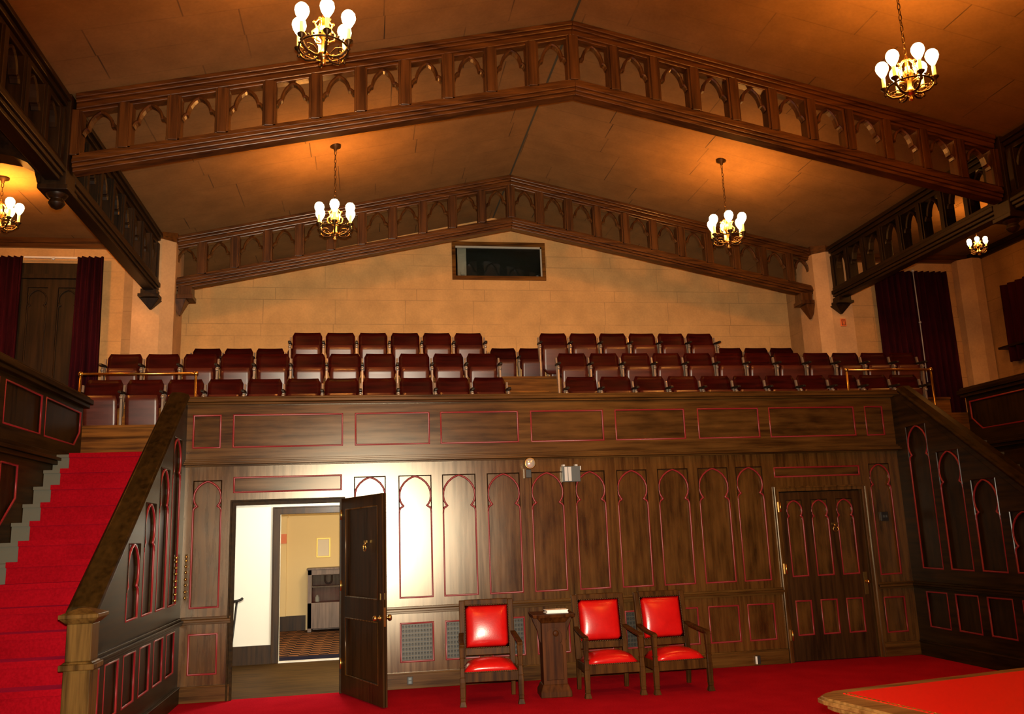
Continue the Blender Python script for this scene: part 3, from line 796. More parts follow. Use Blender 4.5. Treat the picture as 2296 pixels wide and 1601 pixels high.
# ------------------------------------------------------------------ chandeliers
def chandelier(label, x, y, zc, zb, rot, group, k=1., power=70.):
    """zc ceiling height, zb bottom of the finial"""
    t = local_thing('chandelier', label, 'chandelier', (x, y, zc), rot, group)
    H = zc - zb
    o = lambda z: -H + z * k
    obj('canopy', MB().lathe([(.004, -.07), (.018, -.065), (.022, -.04), (.065, -.02), (.07, 0.02)], (0, 0, 0), 16), 'bronze', t)
    ch = MB(); z = -.07; i = 0; bottom = o(.44)
    while z > bottom:
        L = .052; pts = []
        for q in range(12):
            a = 2 * PI * q / 12; dx = .012 * math.cos(a); dz = (L / 2 + .006) * math.sin(a)
            pts.append((dx, 0, z - L / 2 + dz) if i % 2 == 0 else (0, dx, z - L / 2 + dz))
        ch.tube(pts, .0038, 5, True); z -= L; i += 1
    obj('chain', ch, 'bronze', t)
    c = MB().lathe([(.004, o(0)), (.022, o(.02)), (.012, o(.045)), (.03, o(.06)), (.05, o(.085)), (.03, o(.11)), (.018, o(.15)), (.018, o(.22)), (.04, o(.25)), (.045, o(.28)), (.02, o(.31)), (.012, o(.40)), (.02, o(.42)), (.005, o(.45))], (0, 0, 0), 14)
    for q in range(6):                                   # gothic cresting round the stem
        a = q * PI / 3 + PI / 6
        pt = lambda r, zz: (r * k * math.cos(a), r * k * math.sin(a), o(zz))
        c.tube([pt(.03, .20), pt(.085, .23), pt(.09, .28), pt(.055, .32), pt(.07, .36), pt(.04, .40), pt(.015, .41)], .007 * k, 6)
        c.ball(pt(.075, .37), .013 * k, 8, 6)
    obj('stem', c, 'brass', t)
    rg = MB().tube([(.190 * k * math.cos(a), .190 * k * math.sin(a), o(.145)) for a in [2 * PI * q / 40 for q in range(40)]], .008 * k, 6, True)
    for q in range(24):
        a = 2 * PI * q / 24; rg.ball((.190 * k * math.cos(a), .190 * k * math.sin(a), o(.168)), .0095 * k, 6, 5)
    obj('ring', rg, 'bronze', t)
    for q in range(6):
        a = q * PI / 3
        pt = lambda r, zz: (r * k * math.cos(a), r * k * math.sin(a), o(zz))
        arm = MB().tube([pt(.03, .085), pt(.09, .06), pt(.15, .07), pt(.19, .105), pt(.208, .15), pt(.208, .175)], .010 * k, 7)
        arm.tube([pt(.06, .10), pt(.10, .135), pt(.15, .13), pt(.17, .10), pt(.15, .085), pt(.135, .10)], .006 * k, 6)
        arm.lathe([(.004, o(.095)), (.016 * k, o(.11)), (.008 * k, o(.125)), (.012 * k, o(.15)), (.034 * k, o(.172)), (.036 * k, o(.182)), (.020 * k, o(.182))], (pt(.208, 0)[0], pt(.208, 0)[1], 0), 10)
        obj('arm', arm, 'bronze', t)
        cd = obj('candle', MB().lathe([(.0165 * k, o(.18)), (.0165 * k, o(.285))], (pt(.208, 0)[0], pt(.208, 0)[1], 0), 10), 'candle', t)
        prof = [(.014, .283), (.018, .295), (.033, .318), (.051, .352), (.058, .382), (.053, .412), (.035, .436), (.008, .447)]
        b = obj('bulb', MB().lathe([(r * k, o(zz)) for r, zz in prof], (pt(.208, 0)[0], pt(.208, 0)[1], 0), 14), 'bulb', cd)
        b['label'] = 'glowing glass bulb'
        b.visible_shadow = True
    ld = bpy.data.lights.new('chandelier_or_fill_light', 'POINT'); ld.energy = power; ld.color = (1, .34, .045); ld.shadow_soft_size = .10 * S
    lo = bpy.data.objects.new('chandelier_or_fill_light', ld); C.objects.link(lo); lo.parent = t; lo.location = (0, 0, o(.35))
    return t
PW = 215.
chandelier('lit six-bulb chandelier at the top of the photo, nearest on the left', 1.615, -3.86, nz(1.615), 5.04, R(40), 'hall chandeliers', .94, PW * 1.25)
chandelier('lit six-bulb chandelier nearest on the right, before the front truss', 6.43, -3.84, nz(6.43), 5.01, R(22), 'hall chandeliers', .93, PW * 1.25)
chandelier('lit six-bulb chandelier between the two gabled trusses, left of the ridge', 1.565, .20, nz(1.565), 5.09, R(30), 'hall chandeliers', 1., PW)
chandelier('lit six-bulb chandelier between the two gabled trusses, right of the ridge', 6.565, .21, nz(6.565), 5.09, R(14), 'hall chandeliers', 1., PW)
chandelier('small lit chandelier at the left edge, in the left side gallery', -2.23, .42, ZAI, 5.17, R(20), 'side gallery chandeliers', .9, PW)
chandelier('small lit chandelier in the right side gallery below the truss', 10.34, .40, ZAI, 5.13, R(50), 'side gallery chandeliers', .55, PW * .28)

# ------------------------------------------------------------------ theatre seats
seat0 = local_thing('theatre_seat', '', 'theatre seat', (0, 0, 0))
P_ = .46
def rounded(u0, u1, v0, v1, rb, rt, n=5):
    L = []
    for (cx, cy, r, a0) in ((u0 + rb, v0 + rb, rb, PI), (u1 - rb, v0 + rb, rb, 1.5 * PI), (u1 - rt, v1 - rt, rt, 0), (u0 + rt, v1 - rt, rt, .5 * PI)):
        for k in range(n + 1):
            a = a0 + .5 * PI * k / n; L.append((cx + r * math.cos(a), cy + r * math.sin(a)))
    return L
def curved_slab(u0, u1, v0, v1, yb, yt, th, sag, rb, rt, nx=8, nzz=6):
    """a slab bowed in plan and leaning from yb (bottom) to yt (top)"""
    mb = MB(); vs = []; fs = []
    for s in (0, 1):
        for j in range(nzz + 1):
            q = j / nzz; v = v0 + (v1 - v0) * q
            sh = 0.
            if q < .5 and rb: e = max(0, rb - (v - v0)); sh = rb - math.sqrt(max(0, rb * rb - e * e))
            if q > .5 and rt: e = max(0, rt - (v1 - v)); sh = rt - math.sqrt(max(0, rt * rt - e * e))
            for i in range(nx + 1):
                f = i / nx; u = u0 + sh + (u1 - u0 - 2 * sh) * f
                y = yb + (yt - yb) * q + sag * (1 - (2 * f - 1) ** 2) + s * th
                vs.append((u, y, v))
    n1 = (nx + 1) * (nzz + 1)
    idx = lambda s, j, i: s * n1 + j * (nx + 1) + i
    for j in range(nzz):
        for i in range(nx):
            fs.append((idx(0, j, i), idx(0, j, i + 1), idx(0, j + 1, i + 1), idx(0, j + 1, i)))
            fs.append((idx(1, j, i), idx(1, j + 1, i), idx(1, j + 1, i + 1), idx(1, j, i + 1)))
    for i in range(nx):
        fs.append((idx(0, 0, i), idx(1, 0, i), idx(1, 0, i + 1), idx(0, 0, i + 1))); fs.append((idx(0, nzz, i), idx(0, nzz, i + 1), idx(1, nzz, i + 1), idx(1, nzz, i)))
    for j in range(nzz):
        fs.append((idx(0, j, 0), idx(0, j + 1, 0), idx(1, j + 1, 0), idx(1, j, 0))); fs.append((idx(0, j, nx), idx(1, j, nx), idx(1, j + 1, nx), idx(0, j + 1, nx)))
    return mb.add(vs, fs, True)
def standard(x):
    mb = MB().box(x - .013, x + .013, -.10, -.055, .0, .55).box(x - .022, x + .022, -.17, .06, 0, .018)
    mb.hexa([(x - .012, -.06, .30), (x + .012, -.06, .30), (x + .012, -.02, .30), (x - .012, -.02, .30), (x - .012, .015, .68), (x + .012, .015, .68), (x + .012, .05, .68), (x - .012, .05, .68)])
    mb.lathe([(.020, 0), (.022, .012), (.010, .024)], (x, -.10, .515), 10, (0, -1, 0))
    return mb
def armrest(x):
    return MB().hexa([(x - .020, -.20, .555), (x + .020, -.20, .555), (x + .022, .03, .565), (x - .022, .03, .565), (x - .018, -.19, .583), (x + .018, -.19, .583), (x + .020, .03, .595), (x - .020, .03, .595)])
obj('backrest', curved_slab(-.205, .205, .40, .75, -.02, .045, .028, .02, .02, .028), 'seatback', seat0)
so = obj('seat', curved_slab(-.185, .185, .12, .535, -.050, -.108, .026, -.004, .07, .015), 'seatpan', seat0)
so['label'] = 'tipped-up plywood seat'
obj('leg', standard(-.23), 'iron', seat0, .003)
obj('armrest', armrest(-.23), 'armblack', seat0, .006)
first = [True]
def seat_row(xs, y, z, row, start, group, end=True, dz=0.):
    """xs = left edge of the block, n seats"""
    x0, n = xs
    for k in range(n):
        lab = f'dark red folding theatre seat, {ORD[k]} from the {start} of {row}'
        loc = (x0 + P_ * (k + .5), y, z)
        if first[0]:
            r = seat0; r.location = loc; r['label'] = lab; r['group'] = group; first[0] = False
        else: r = dup(seat0, loc, 0, lab, group, ('end_leg', 'end_armrest'))
        if k == n - 1 and end:
            if 'end' not in BASE:
                a = obj('leg', standard(.23), 'iron', r, .003); b = obj('armrest', armrest(.23), 'armblack', r, .006)
                BASE['end'] = (a, b)
            else:
                for q in BASE['end']:
                    c = q.copy(); C.objects.link(c); c.parent = r
Y1, Y2, Y3, Y4 = .87, 1.62, 2.40, 3.45
# first seat is the far end of the top row, so the end legs never get copied with it
seat_row((-.66, 4), Y4, f3, 'left part of the backmost row', 'left', 'seats in the backmost row', False)
seat_row((3.40, 4), Y4, f3, 'middle part of the backmost row', 'left', 'seats in the backmost row', False)
seat_row((7.25, 4), Y4, f3, 'right part of the backmost row', 'left', 'seats in the backmost row', False)
seat_row((.88, 6), Y3, f3, 'left block of the third row', 'left', 'seats in the third row')
seat_row((4.45, 6), Y3, f3, 'right block of the third row', 'left', 'seats in the third row')
seat_row((-1.34, 11), Y2, f2z, 'left block of the second row', 'left', 'seats in the second row')
seat_row((4.53, 12), Y2, f2z, 'right block of the second row', 'left', 'seats in the second row')
seat_row((-1.36, 11), Y1, f1, 'left block of the front row', 'left', 'seats in the front row')
seat_row((4.45, 11), Y1, f1, 'right block of the front row', 'left', 'seats in the front row')

# brass rails ----------------------------------------------------------------------
def brass_rail(x0, x1, z, zf0, zf1, label):
    t = thing('brass_rail', label, 'railing', ((x0 + x1) / 2, .22, zf0), group='brass rails')
    obj('rail', MB().tube([(x0, .22, z), (x1, .22, z)], .014, 10), 'brass', t)
    for x, zz in ((x0, zf0), (x1, zf1)):
        obj('post', MB().tube([(x, .22, zz), (x, .22, z)], .013, 10).lathe([(.03, 0), (.03, .01), (.014, .02)], (x, .22, zz), 12), 'brass', t)
        obj('knob', MB().ball((x, .22, z), .028), 'brass', t)
brass_rail(-1.19, .03, 3.49, 2.5, 2.5, 'brass rail on two posts at the head of the left stairs')
brass_rail(8.02, 9.22, 3.49, 2.5, 2.5, 'brass rail on two posts at the head of the right stairs')

# ------------------------------------------------------------------ red armchairs
def cushion(x0, x1, y0, y1, z0, z1, dome, n=10, axis='z'):
    """pillow: flat back at z0, domed face to z1+dome"""
    vs = []; fs = []
    for s in (0, 1):
        for j in range(n + 1):
            for i in range(n + 1):
                a, b = i / n, j / n; e = (1 - (2 * a - 1) ** 4) * (1 - (2 * b - 1) ** 4)
                e2 = (1 - (2 * a - 1) ** 2) * (1 - (2 * b - 1) ** 2)
                z = z0 if s == 0 else z0 + (z1 - z0) * min(1, e ** .35) + dome * e2
                vs.append((x0 + (x1 - x0) * a, y0 + (y1 - y0) * b, z))
    m = n + 1; N = m * m; id_ = lambda s, j, i: s * N + j * m + i
    for j in range(n):
        for i in range(n):
            fs.append((id_(0, j, i), id_(0, j + 1, i), id_(0, j + 1, i + 1), id_(0, j, i + 1))); fs.append((id_(1, j, i), id_(1, j, i + 1), id_(1, j + 1, i + 1), id_(1, j + 1, i)))
    for i in range(n):
        for (j, a, b) in ((0, i, i + 1), (n, i + 1, i)): fs.append((id_(0, j, a), id_(0, j, b), id_(1, j, b), id_(1, j, a)))
        for (ii, a, b) in ((0, i + 1, i), (n, i, i + 1)): fs.append((id_(0, a, ii), id_(0, b, ii), id_(1, b, ii), id_(1, a, ii)))
    return vs, fs
ac = local_thing('armchair', 'red leather armchair nearest the open door, left of the pedestal', 'armchair', (3.115, -.985, 0), R(-4), 'red leather armchairs')
lean = lambda z: .215 + max(0, z - .38) * .18          # y of the back stiles
vs, fs = cushion(-.262, .262, -.245, .19, .30, .365, .045)
obj('seat', MB().add(vs, fs, True), 'leather', ac)
bz0, bz1 = .465, .885
vs, fs = cushion(-.225, .225, bz0, bz1, 0, .03, .022)
obj('backrest', MB().add([(x, lean(y) - .012 - z, y) for x, y, z in vs], fs, True), 'leather', ac)
st = MB()
def beads(path, n, r=.0065, closed=False):
    P = [Vector(p) for p in path]; 
    if closed: P.append(P[0])
    pts = []; tot = sum((b - a).length for a, b in zip(P, P[1:])); step = tot / n / 3
    for a, b in zip(P, P[1:]):
        m = max(1, round((b - a).length / step)); pts += [a.lerp(b, q / m) for q in range(m)]
    if not closed: pts.append(P[-1])
    return st_tube(pts, [r if q % 3 else r * .35 for q in range(len(pts))], closed)
def st_tube(pts, rad, closed): return MB().tube(pts, rad, 6, closed)
z_, y_ = bz0 + .004, bz1 - .004
obj('nail_trim', beads([(-.222, lean(z_) - .022, z_), (.222, lean(z_) - .022, z_), (.222, lean(y_) - .022, y_), (-.222, lean(y_) - .022, y_)], 68, closed=True), 'bronze', ac)
obj('nail_trim', beads([(-.256, -.248, .306), (.256, -.248, .306)], 24), 'bronze', ac)
fmb = MB()
for sg in (-1, 1):
    fmb.hexa([(sg * .25 - .028, lean(.40) - .02, .30), (sg * .25 + .028, lean(.40) - .02, .30), (sg * .25 + .028, lean(.40) + .03, .30), (sg * .25 - .028, lean(.40) + .03, .30),
              (sg * .25 - .028, lean(.93) - .02, .93), (sg * .25 + .028, lean(.93) - .02, .93), (sg * .25 + .028, lean(.93) + .03, .93), (sg * .25 - .028, lean(.93) + .03, .93)])
for z0, z1 in ((.40, .468), (.882, .935)):
    fmb.hexa([(-.225, lean(z0) - .018, z0), (.225, lean(z0) - .018, z0), (.225, lean(z0) + .028, z0), (-.225, lean(z0) + .028, z0), (-.225, lean(z1) - .018, z1), (.225, lean(z1) - .018, z1), (.225, lean(z1) + .028, z1), (-.225, lean(z1) + .028, z1)])
fmb.hexa([(-.2, lean(.47) + .005, .468), (.2, lean(.47) + .005, .468), (.2, lean(.47) + .02, .468), (-.2, lean(.47) + .02, .468), (-.2, lean(.88) + .005, .882), (.2, lean(.88) + .005, .882), (.2, lean(.88) + .02, .882), (-.2, lean(.88) + .02, .882)])
obj('back_frame', fmb, 'chairwood', ac, .006)
obj('seat_rail', MB().box(-.27, .27, -.25, -.222, .215, .302).box(-.27, .27, .19, .22, .22, .302).box(-.275, -.25, -.25, .2, .22, .302).box(.25, .275, -.25, .2, .22, .302), 'chairwood', ac, .004)
for sg in (-1, 1):
    x = sg * .278
    lg = MB().taper((x, -.25), (.034, .034), (.022, .022), 0, .05).taper((x, -.25), (.023, .023), (.026, .026), .05, .22).taper((x, -.25), (.026, .026), (.019, .019), .22, .36).taper((x, -.25), (.019, .019), (.027, .027), .36, .545)
    for k in range(5): lg.taper((x, -.25), (.027, .027), (.027, .027), .08 + .09 * k, .088 + .09 * k)
    obj('leg', lg, 'chairwood', ac, .006)
    obj('leg', MB().hexa([(sg * .25 - .02, .235, 0), (sg * .25 + .02, .235, 0), (sg * .25 + .02, .28, 0), (sg * .25 - .02, .28, 0), (sg * .25 - .025, .20, .32), (sg * .25 + .025, .20, .32), (sg * .25 + .025, .25, .32), (sg * .25 - .025, .25, .32)]), 'chairwood', ac, .005)
    obj('armrest', MB().sweep([(x, -.29, .548), (x, -.24, .562), (x, -.10, .568), (sg * .272, .08, .585), (sg * .262, lean(.6), .605)], [(-.015, -.027), (-.015, .027), (.015, .022), (.015, -.022)], (1, 0, 0)), 'chairwood', ac, .005)
dup(ac, (4.315, -.985, 0), R(-1), 'red leather armchair just right of the wooden pedestal, between it and another armchair')
dup(ac, (4.985, -1.035, 0), R(1), 'red leather armchair farthest right, its arm touching the middle armchair')

# pedestal and the white book on it --------------------------------------------------
pd = local_thing('pedestal', 'carved dark oak pedestal between two red armchairs', 'pedestal', (3.765, -.935, 0), R(-4))
b = MB().taper((0, 0), (.155, .15), (.155, .15), 0, .05).taper((0, 0), (.155, .15), (.125, .12), .05, .12)
obj('base', b, 'ped', pd, .006)
f = lambda u, v, d: (u, -.112 + d, v)
L = trefoil(-.085, .085, .16, .66, .40)
b = MB().taper((0, .005), (.117, .107), (.117, .107), .12, .70).plate(f, rect(-.117, .117, .12, .70), [L], -.012, .01)
obj('shaft', b, 'ped', pd, .004)
obj('capital', MB().taper((0, 0), (.12, .12), (.165, .16), .70, .755).taper((0, 0), (.205, .19), (.215, .20), .755, .79), 'ped', pd, .005)
for sg in (-1, 1):
    obj('bracket', MB().plate(lambda u, v, d: (sg * (.118 + u), d, v), [(0, .50), (.02, .54), (.03, .62), (.075, .72), (.085, .756), (0, .756)], [], -.03, .03, True), 'ped', pd)
obj('emblem', MB().lathe([(.03, 0), (.03, .008), (.02, .012), (.006, .014)], (.02, -.124, .60), 14, (0, -1, 0)), 'ped', pd)
tag(obj('book', MB().box(3.70, 3.91, -1.06, -.92, .80, .818).box(3.69, 3.915, -1.065, -.915, .791, .80).box(3.69, 3.915, -1.065, -.915, .818, .825), 'paper', None, .002), 'white book lying on top of the oak pedestal', 'book')

# table, bottom right ------------------------------------------------------------------
tb_ = local_thing('table', 'oak table with red leather top at the bottom right corner', 'table', (4.35, -5.36, 0), R(11))
TZ = .70; TL, TW = 2.2, 1.05
o2 = [(-.10, -TW), (TL, -TW), (TL, 0.09), (.06, .09), (-.02, .06), (-.08, .02), (-.10, -.05)]
fz = lambda u, v, d: (u, v, d)
grow = lambda k: [(u + (k if u > 1 else -k), v + (k if v > -.5 else -k)) for u, v in o2]
obj('top', MB().plate(fz, grow(0.), [], TZ, TZ - .02, True).plate(fz, grow(.012), [], TZ - .012, TZ - .035, True).plate(fz, grow(-.02), [], TZ - .035, TZ - .065, True).plate(fz, grow(-.06), [], TZ - .065, TZ - .16, True), 'table', tb_, .004)
obj('leather_top', MB().box(.05, TL - .14, -TW + .14, -.0, TZ - .004, TZ + .004), 'leather_table', tb_, .002)
nl = beads([(.055, -.01, TZ + .003), (.055, -TW + .145, TZ + .003), (TL - .145, -TW + .145, TZ + .003)], 90, .006)
obj('nail_trim', nl, 'brass', tb_)
for u in (.05, TL - .15):
    for v in (-TW + .12, -.06): obj('leg', MB().taper((u, v), (.035, .035), (.045, .045), 0, TZ - .06), 'frame_z', tb_, .005)

# ------------------------------------------------------------------ small fittings
t = thing('emergency_light', 'round lamp head on a small dark box above the arched panels', 'emergency light', (3.76, 0, 2.20))
obj('box', MB().box(3.728, 3.792, -.045, 0, 2.205, 2.30), 'black', t, .004)
obj('side_plate', MB().box(3.712, 3.728, -.04, 0, 2.20, 2.305), 'panel_z', t)
hd = obj('lamp_head', MB().lathe([(.025, 0), (.045, .03), (.062, .06), (.066, .075), (.058, .078)], (3.77, -.035, 2.365), 20, (0, -1, 0)), 'brass', t)
obj('lens', MB().lathe([(.060, 0), (.05, .012), (.03, .02), (.004, .024)], (3.77, -.108, 2.365), 20, (0, -1, 0)), mat('lamp_lens', (.75, .7, .6), .12, .6), hd)
t = thing('wall_fixture', 'grey metal box with two pale strips on the wall right of the round lamp', 'wall light', (4.26, 0, 2.14))
obj('body', MB().box(4.155, 4.365, -.055, 0, 2.145, 2.325), 'steel', t, .004)
for x in (4.178, 4.222): obj('strip', MB().box(x, x + .036, -.062, -.055, 2.155, 2.315), 'strip', t)
for x in (4.165, 4.315): obj('bracket', MB().box(x, x + .025, -.04, 0, 2.325, 2.345), 'strip', t)
obj('clip', MB().box(4.363, 4.378, -.045, 0, 2.28, 2.325), 'strip', t)
t = thing('outlet', 'dark wall socket low on the skirting behind the open door', 'socket', (2.38, -.03, .04))
obj('plate', MB().box(2.35, 2.41, -.034, -.026, .045, .125), 'black', t, .003)
obj('receptacle', MB().box(2.365, 2.395, -.037, -.033, .055, .08).box(2.365, 2.395, -.037, -.033, .09, .115), 'steel', t)
t = thing('outlet', 'bright metal socket box at the foot of the wall left of the closed door', 'socket', (6.33, -.03, .0))
obj('plate', MB().box(6.325, 6.375, -.05, -.026, .02, .11), 'black', t, .003)
obj('cover', MB().box(6.318, 6.333, -.056, -.03, .02, .105), 'white', t)
t = thing('light_switch', 'black double light switch on the panel right of the closed door', 'switch', (8.17, 0, 1.57))
obj('plate', MB().box(8.13, 8.225, .005, .028, 1.57, 1.68), 'black', t, .004)
for x in (8.16, 8.195): obj('toggle', MB().box(x - .006, x + .006, -.008, .006, 1.61, 1.64), 'steel', t)
def brass_fit(loc, axis, label):
    t = thing('brass_fitting', label, 'door fitting', loc)
    x, y, z = loc; n = (0, -1, 0) if axis == 'y' else (1, 0, 0)
    q = MB()
    for k, zz in enumerate((.0, .06, .13, .19, .26, .32, .38, .42)):
        q.lathe([(.008, 0), (.013, .01), (.016, .022), (.010, .034), (.003, .036)], (x, y, z + zz), 10, n)
    obj('knobs', q, 'brass', t)
    p = MB().box(x - .016, x + .016, y - .004, y, z - .03, z + .45) if axis == 'y' else MB().box(x, x + .004, y - .016, y + .016, z - .03, z + .45)
    obj('back_plate', p, 'bronze', t)
brass_fit((.045, -.001, 1.05), 'y', 'knobbed brass strip on the wall left of the first arched panel')
brass_fit((.002, -.40, 1.05), 'x', 'knobbed brass strip on the side of the stair balustrade')
t = thing('alarm_sign', 'small orange sign on the right pillar below the truss corbel', 'sign', (9.11, 1.95, 4.49))
obj('plate', MB().box(9.065, 9.155, 1.935, 1.95, 4.49, 4.61), 'orange', t, .004)
obj('symbol', MB().box(9.08, 9.14, 1.932, 1.936, 4.505, 4.595), mat('sign_dark', (.12, .03, .02), .5), t)
obj('symbol', MB().box(9.092, 9.106, 1.930, 1.933, 4.515, 4.585).box(9.114, 9.128, 1.930, 1.933, 4.515, 4.585).box(9.106, 9.114, 1.930, 1.933, 4.545, 4.557), 'orange', t)
tag(obj('notice', MB().box(9.385, 9.475, .280, .285, 2.70, 2.785).box(9.375, 9.455, .279, .284, 2.78, 2.865), 'paper'), 'white papers pinned to the curb at the head of the right stairs', 'paper')

# ------------------------------------------------------------------ hallway beyond the open door
HY = 2.66
struct(obj('floor_hall', MB().box(-.5, 2.9, .05, HY, -.06, 0), 'hallwood'))
IX0, IX1, IZ = .76, 1.86, 1.96
fh = F_front(HY)
struct(obj('wall_hall', MB().plate(fh, [(-.5, 0), (IX0, 0), (IX0, IZ), (IX1, IZ), (IX1, 0), (2.9, 0), (2.9, 2.38), (-.5, 2.38)], [], 0, .10, True), 'hallwall'))
struct(obj('wall_hall_left', MB().box(-.56, -.5, .09, HY, 0, 2.38), 'shutter'))
struct(obj('wall_hall_right', MB().box(2.9, 2.96, .09, HY, 0, 2.38), 'hallwall'))
struct(obj('ceiling_hall', MB().box(-.56, 2.96, .09, HY, 2.34, 2.395), 'hallceil'))
struct(obj('baseboard_hall', MB().box(-.5, IX0 - .09, HY - .02, HY, 0, .24), 'door'))
struct(obj('trim_9', casing(IX0, IX1, IZ, HY, .10, .03), 'door', None, .004))
struct(obj('trim_10', MB().box(IX0, IX1, HY - .02, HY + .10, .0, .012), 'white'))
RY = 6.9
struct(obj('floor_room', MB().box(-1.2, 3.2, HY + .10, RY, -.06, 0), 'rug'))
tag(obj('rug_border', MB().box(-.4, 2.8, HY + .11, HY + .55, 0, .006), 'rugedge'), 'navy border strip of the carpet just past the inner doorway', 'rug')
struct(obj('wall_room', MB().box(-1.2, 3.2, RY, RY + .1, 0, 2.38), 'yellow'))
struct(obj('wall_room_left', MB().box(-1.3, -1.2, HY + .1, RY, 0, 2.38), 'yellow'))
struct(obj('wall_room_right', MB().box(3.2, 3.3, HY + .1, RY, 0, 2.38), 'yellow'))
struct(obj('ceiling_room', MB().box(-1.3, 3.3, HY + .1, RY + .1, 2.34, 2.39), 'hallceil'))
struct(obj('baseboard_room', MB().box(-1.2, .84, RY - .03, RY, 0, .26), 'door'))
t = thing('wall_pilaster', 'slim cream pilaster seen through the inner doorway', 'pilaster', (.43, RY - .06, .26))
obj('shaft', MB().box(.37, .49, RY - .06, RY, .26, 2.06), 'yellow', t)
obj('capital', MB().box(.35, .53, RY - .10, RY, 2.06, 2.10).box(.36, .51, RY - .08, RY, 2.02, 2.06), 'yellow', t)
tag(obj('fire_alarm', MB().box(.37, .49, RY - .10, RY - .06, 1.55, 1.72), 'orange'), 'small red box on the cream pilaster through the doorway', 'alarm')
t = thing('display_cabinet', 'grey-brown display cabinet against the yellow wall past the doorway', 'cabinet', (1.45, 6.62, 0))
CX0, CX1, CY0, CY1, CZ = .90, 2.05, 6.42, RY - .03, 1.07
obj('body', MB().box(CX0, CX0 + .07, CY0, CY1, 0, CZ).box(CX1 - .07, CX1, CY0, CY1, 0, CZ).box(CX0, CX1, CY1 - .03, CY1, 0, CZ).box(CX0, CX1, CY0, CY1, .06, .50).box(CX0 - .02, CX1 + .02, CY0 - .02, CY1, CZ, CZ + .03).box(CX0, CX1, CY0, CY0 + .02, .98, CZ), 'cabinet', t, .004)
obj('shelf', MB().box(CX0 + .07, CX1 - .07, CY0 + .06, CY1 - .03, .76, .78), 'cabinet', t)
obj('glass_front', MB().box(CX0 + .07, CX1 - .07, CY0 + .03, CY0 + .036, .50, .98), 'glassclear', t)
tag(obj('horseshoe', MB().tube([(1.26 + .06 * math.cos(a), CY0 + .07, .89 + .07 * math.sin(a)) for a in [PI + PI * k / 12 for k in range(13)]][::1] + [(1.32, CY0 + .07, .965)], .018, 8).tube([(1.20, CY0 + .07, .89), (1.20, CY0 + .07, .965)], .018, 8), 'black'), 'dark horseshoe on show in the display cabinet', 'horseshoe')
tag(obj('glass_jar', MB().lathe([(.035, 0), (.04, .01), (.04, .08), (.02, .10), (.02, .12)], (1.06, CY0 + .2, .502), 12), 'strip'), 'small pale jar at the left of the display cabinet', 'jar')
t = thing('framed_certificate', 'gilt-framed certificate on the yellow wall past the doorway', 'picture', (1.17, RY, 1.30))
obj('frame', MB().plate(F_front(RY), rect(1.02, 1.28, 1.27, 1.63), [rect(1.05, 1.25, 1.30, 1.60)], -.02, 0), 'gold', t, .004)
obj('print', MB().box(1.05, 1.25, RY - .008, RY - .002, 1.30, 1.60), mat('certificate_paper', (.78, .70, .58), .7), t)
t = thing('cane', 'black walking cane leaning inside the left jamb of the bright doorway', 'cane', (.47, .62, 0))
obj('shaft', MB().tube([(.40, .66, .0), (.43, .64, .40), (.485, .62, .95)], [.010, .010, .012], 8), 'black', t)
obj('handle', MB().tube([(.42, .62, .945), (.485, .62, .955), (.525, .62, .965), (.55, .62, .985)], .014, 8), 'black', t)

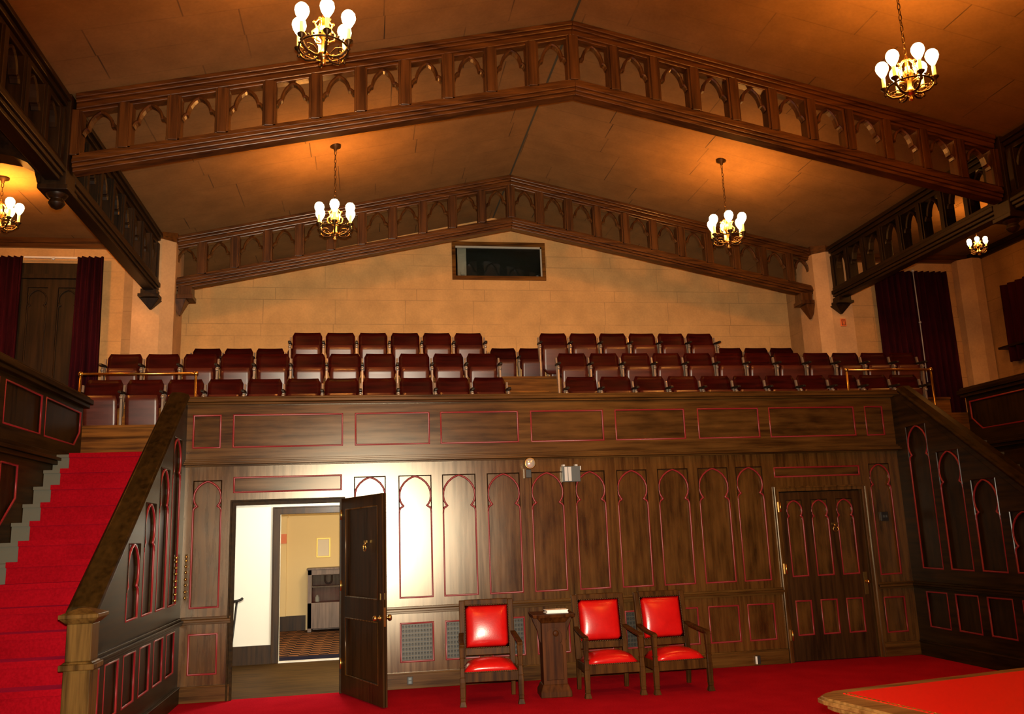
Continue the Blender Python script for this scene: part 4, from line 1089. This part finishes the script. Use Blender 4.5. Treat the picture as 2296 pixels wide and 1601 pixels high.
# ------------------------------------------------------------------ light
def point(name, loc, e, col, r):
    ld = bpy.data.lights.new(name, 'POINT'); ld.energy = e; ld.color = col; ld.shadow_soft_size = r
    o = bpy.data.objects.new(name, ld); C.objects.link(o); o.location = loc; return o
point('hall_ceiling_light', (1.5, 1.25, 2.15), 140, (1, .93, .78), .12)
point('room_ceiling_light', (1.6, 4.4, 2.15), 75, (1, .72, .34), .15)
for x in (1.6, 6.45):      # unseen lamps added to brighten the table, placed like a next bay's chandeliers
    point('chandelier_or_fill_light', (x, -7.9, 5.42), PW * 1.3, (1, .34, .045), .12)
CAM = (1.9106351806334427, -9.825964009303913, 1.6)
fl = bpy.data.lights.new('camera_flash', 'SPOT'); fl.energy = 5400; fl.spot_size = R(82); fl.spot_blend = 1.; fl.color = (1, .87, .66); fl.shadow_soft_size = .04
fo = bpy.data.objects.new('camera_flash', fl); C.objects.link(fo); fo.location = (CAM[0] + .0, CAM[1] + .03, CAM[2] + .11)
fo.rotation_euler = (Vector((2.6, 0, 1.7)) - Vector(fo.location)).to_track_quat('-Z', 'Y').to_euler()
w = bpy.data.worlds.new('World'); bpy.context.scene.world = w; w.use_nodes = True
w.node_tree.nodes['Background'].inputs[0].default_value = (1, .7, .4, 1); w.node_tree.nodes['Background'].inputs[1].default_value = .002

# ------------------------------------------------------------------ camera
yaw, pitch, roll, fpx = R(9.893290682629893), R(11.477064840902374), R(-2.1393044869697007), 1934.3219488655373
fwd = Vector((math.sin(yaw) * math.cos(pitch), math.cos(yaw) * math.cos(pitch), math.sin(pitch)))
rt = Vector((math.cos(yaw), -math.sin(yaw), 0)); up = rt.cross(fwd)
r2 = rt * math.cos(roll) + up * math.sin(roll); u2 = -rt * math.sin(roll) + up * math.cos(roll)
cd = bpy.data.cameras.new('camera'); cd.sensor_width = 36; cd.sensor_fit = 'HORIZONTAL'; cd.lens = fpx / 2296 * 36
cd.clip_start = .05; cd.clip_end = 200
co = bpy.data.objects.new('camera', cd); C.objects.link(co)
m3 = Matrix((r2, u2, -fwd)).transposed()
co.matrix_world = Matrix.Translation(CAM) @ m3.to_4x4()
bpy.context.scene.camera = co

# ------------------------------------------------------------------ plan units -> metres
for me in bpy.data.meshes: me.transform(Matrix.Scale(S, 4))
for o in bpy.data.objects:
    o.location = o.location * S
    for md in o.modifiers:
        if md.type == 'SOLIDIFY': md.thickness *= S
sc = bpy.context.scene
sc.view_settings.view_transform = 'Standard'
sc.view_settings.look = 'None'; sc.view_settings.gamma = 1; sc.view_settings.exposure = 0; sc.view_settings.use_curve_mapping = False
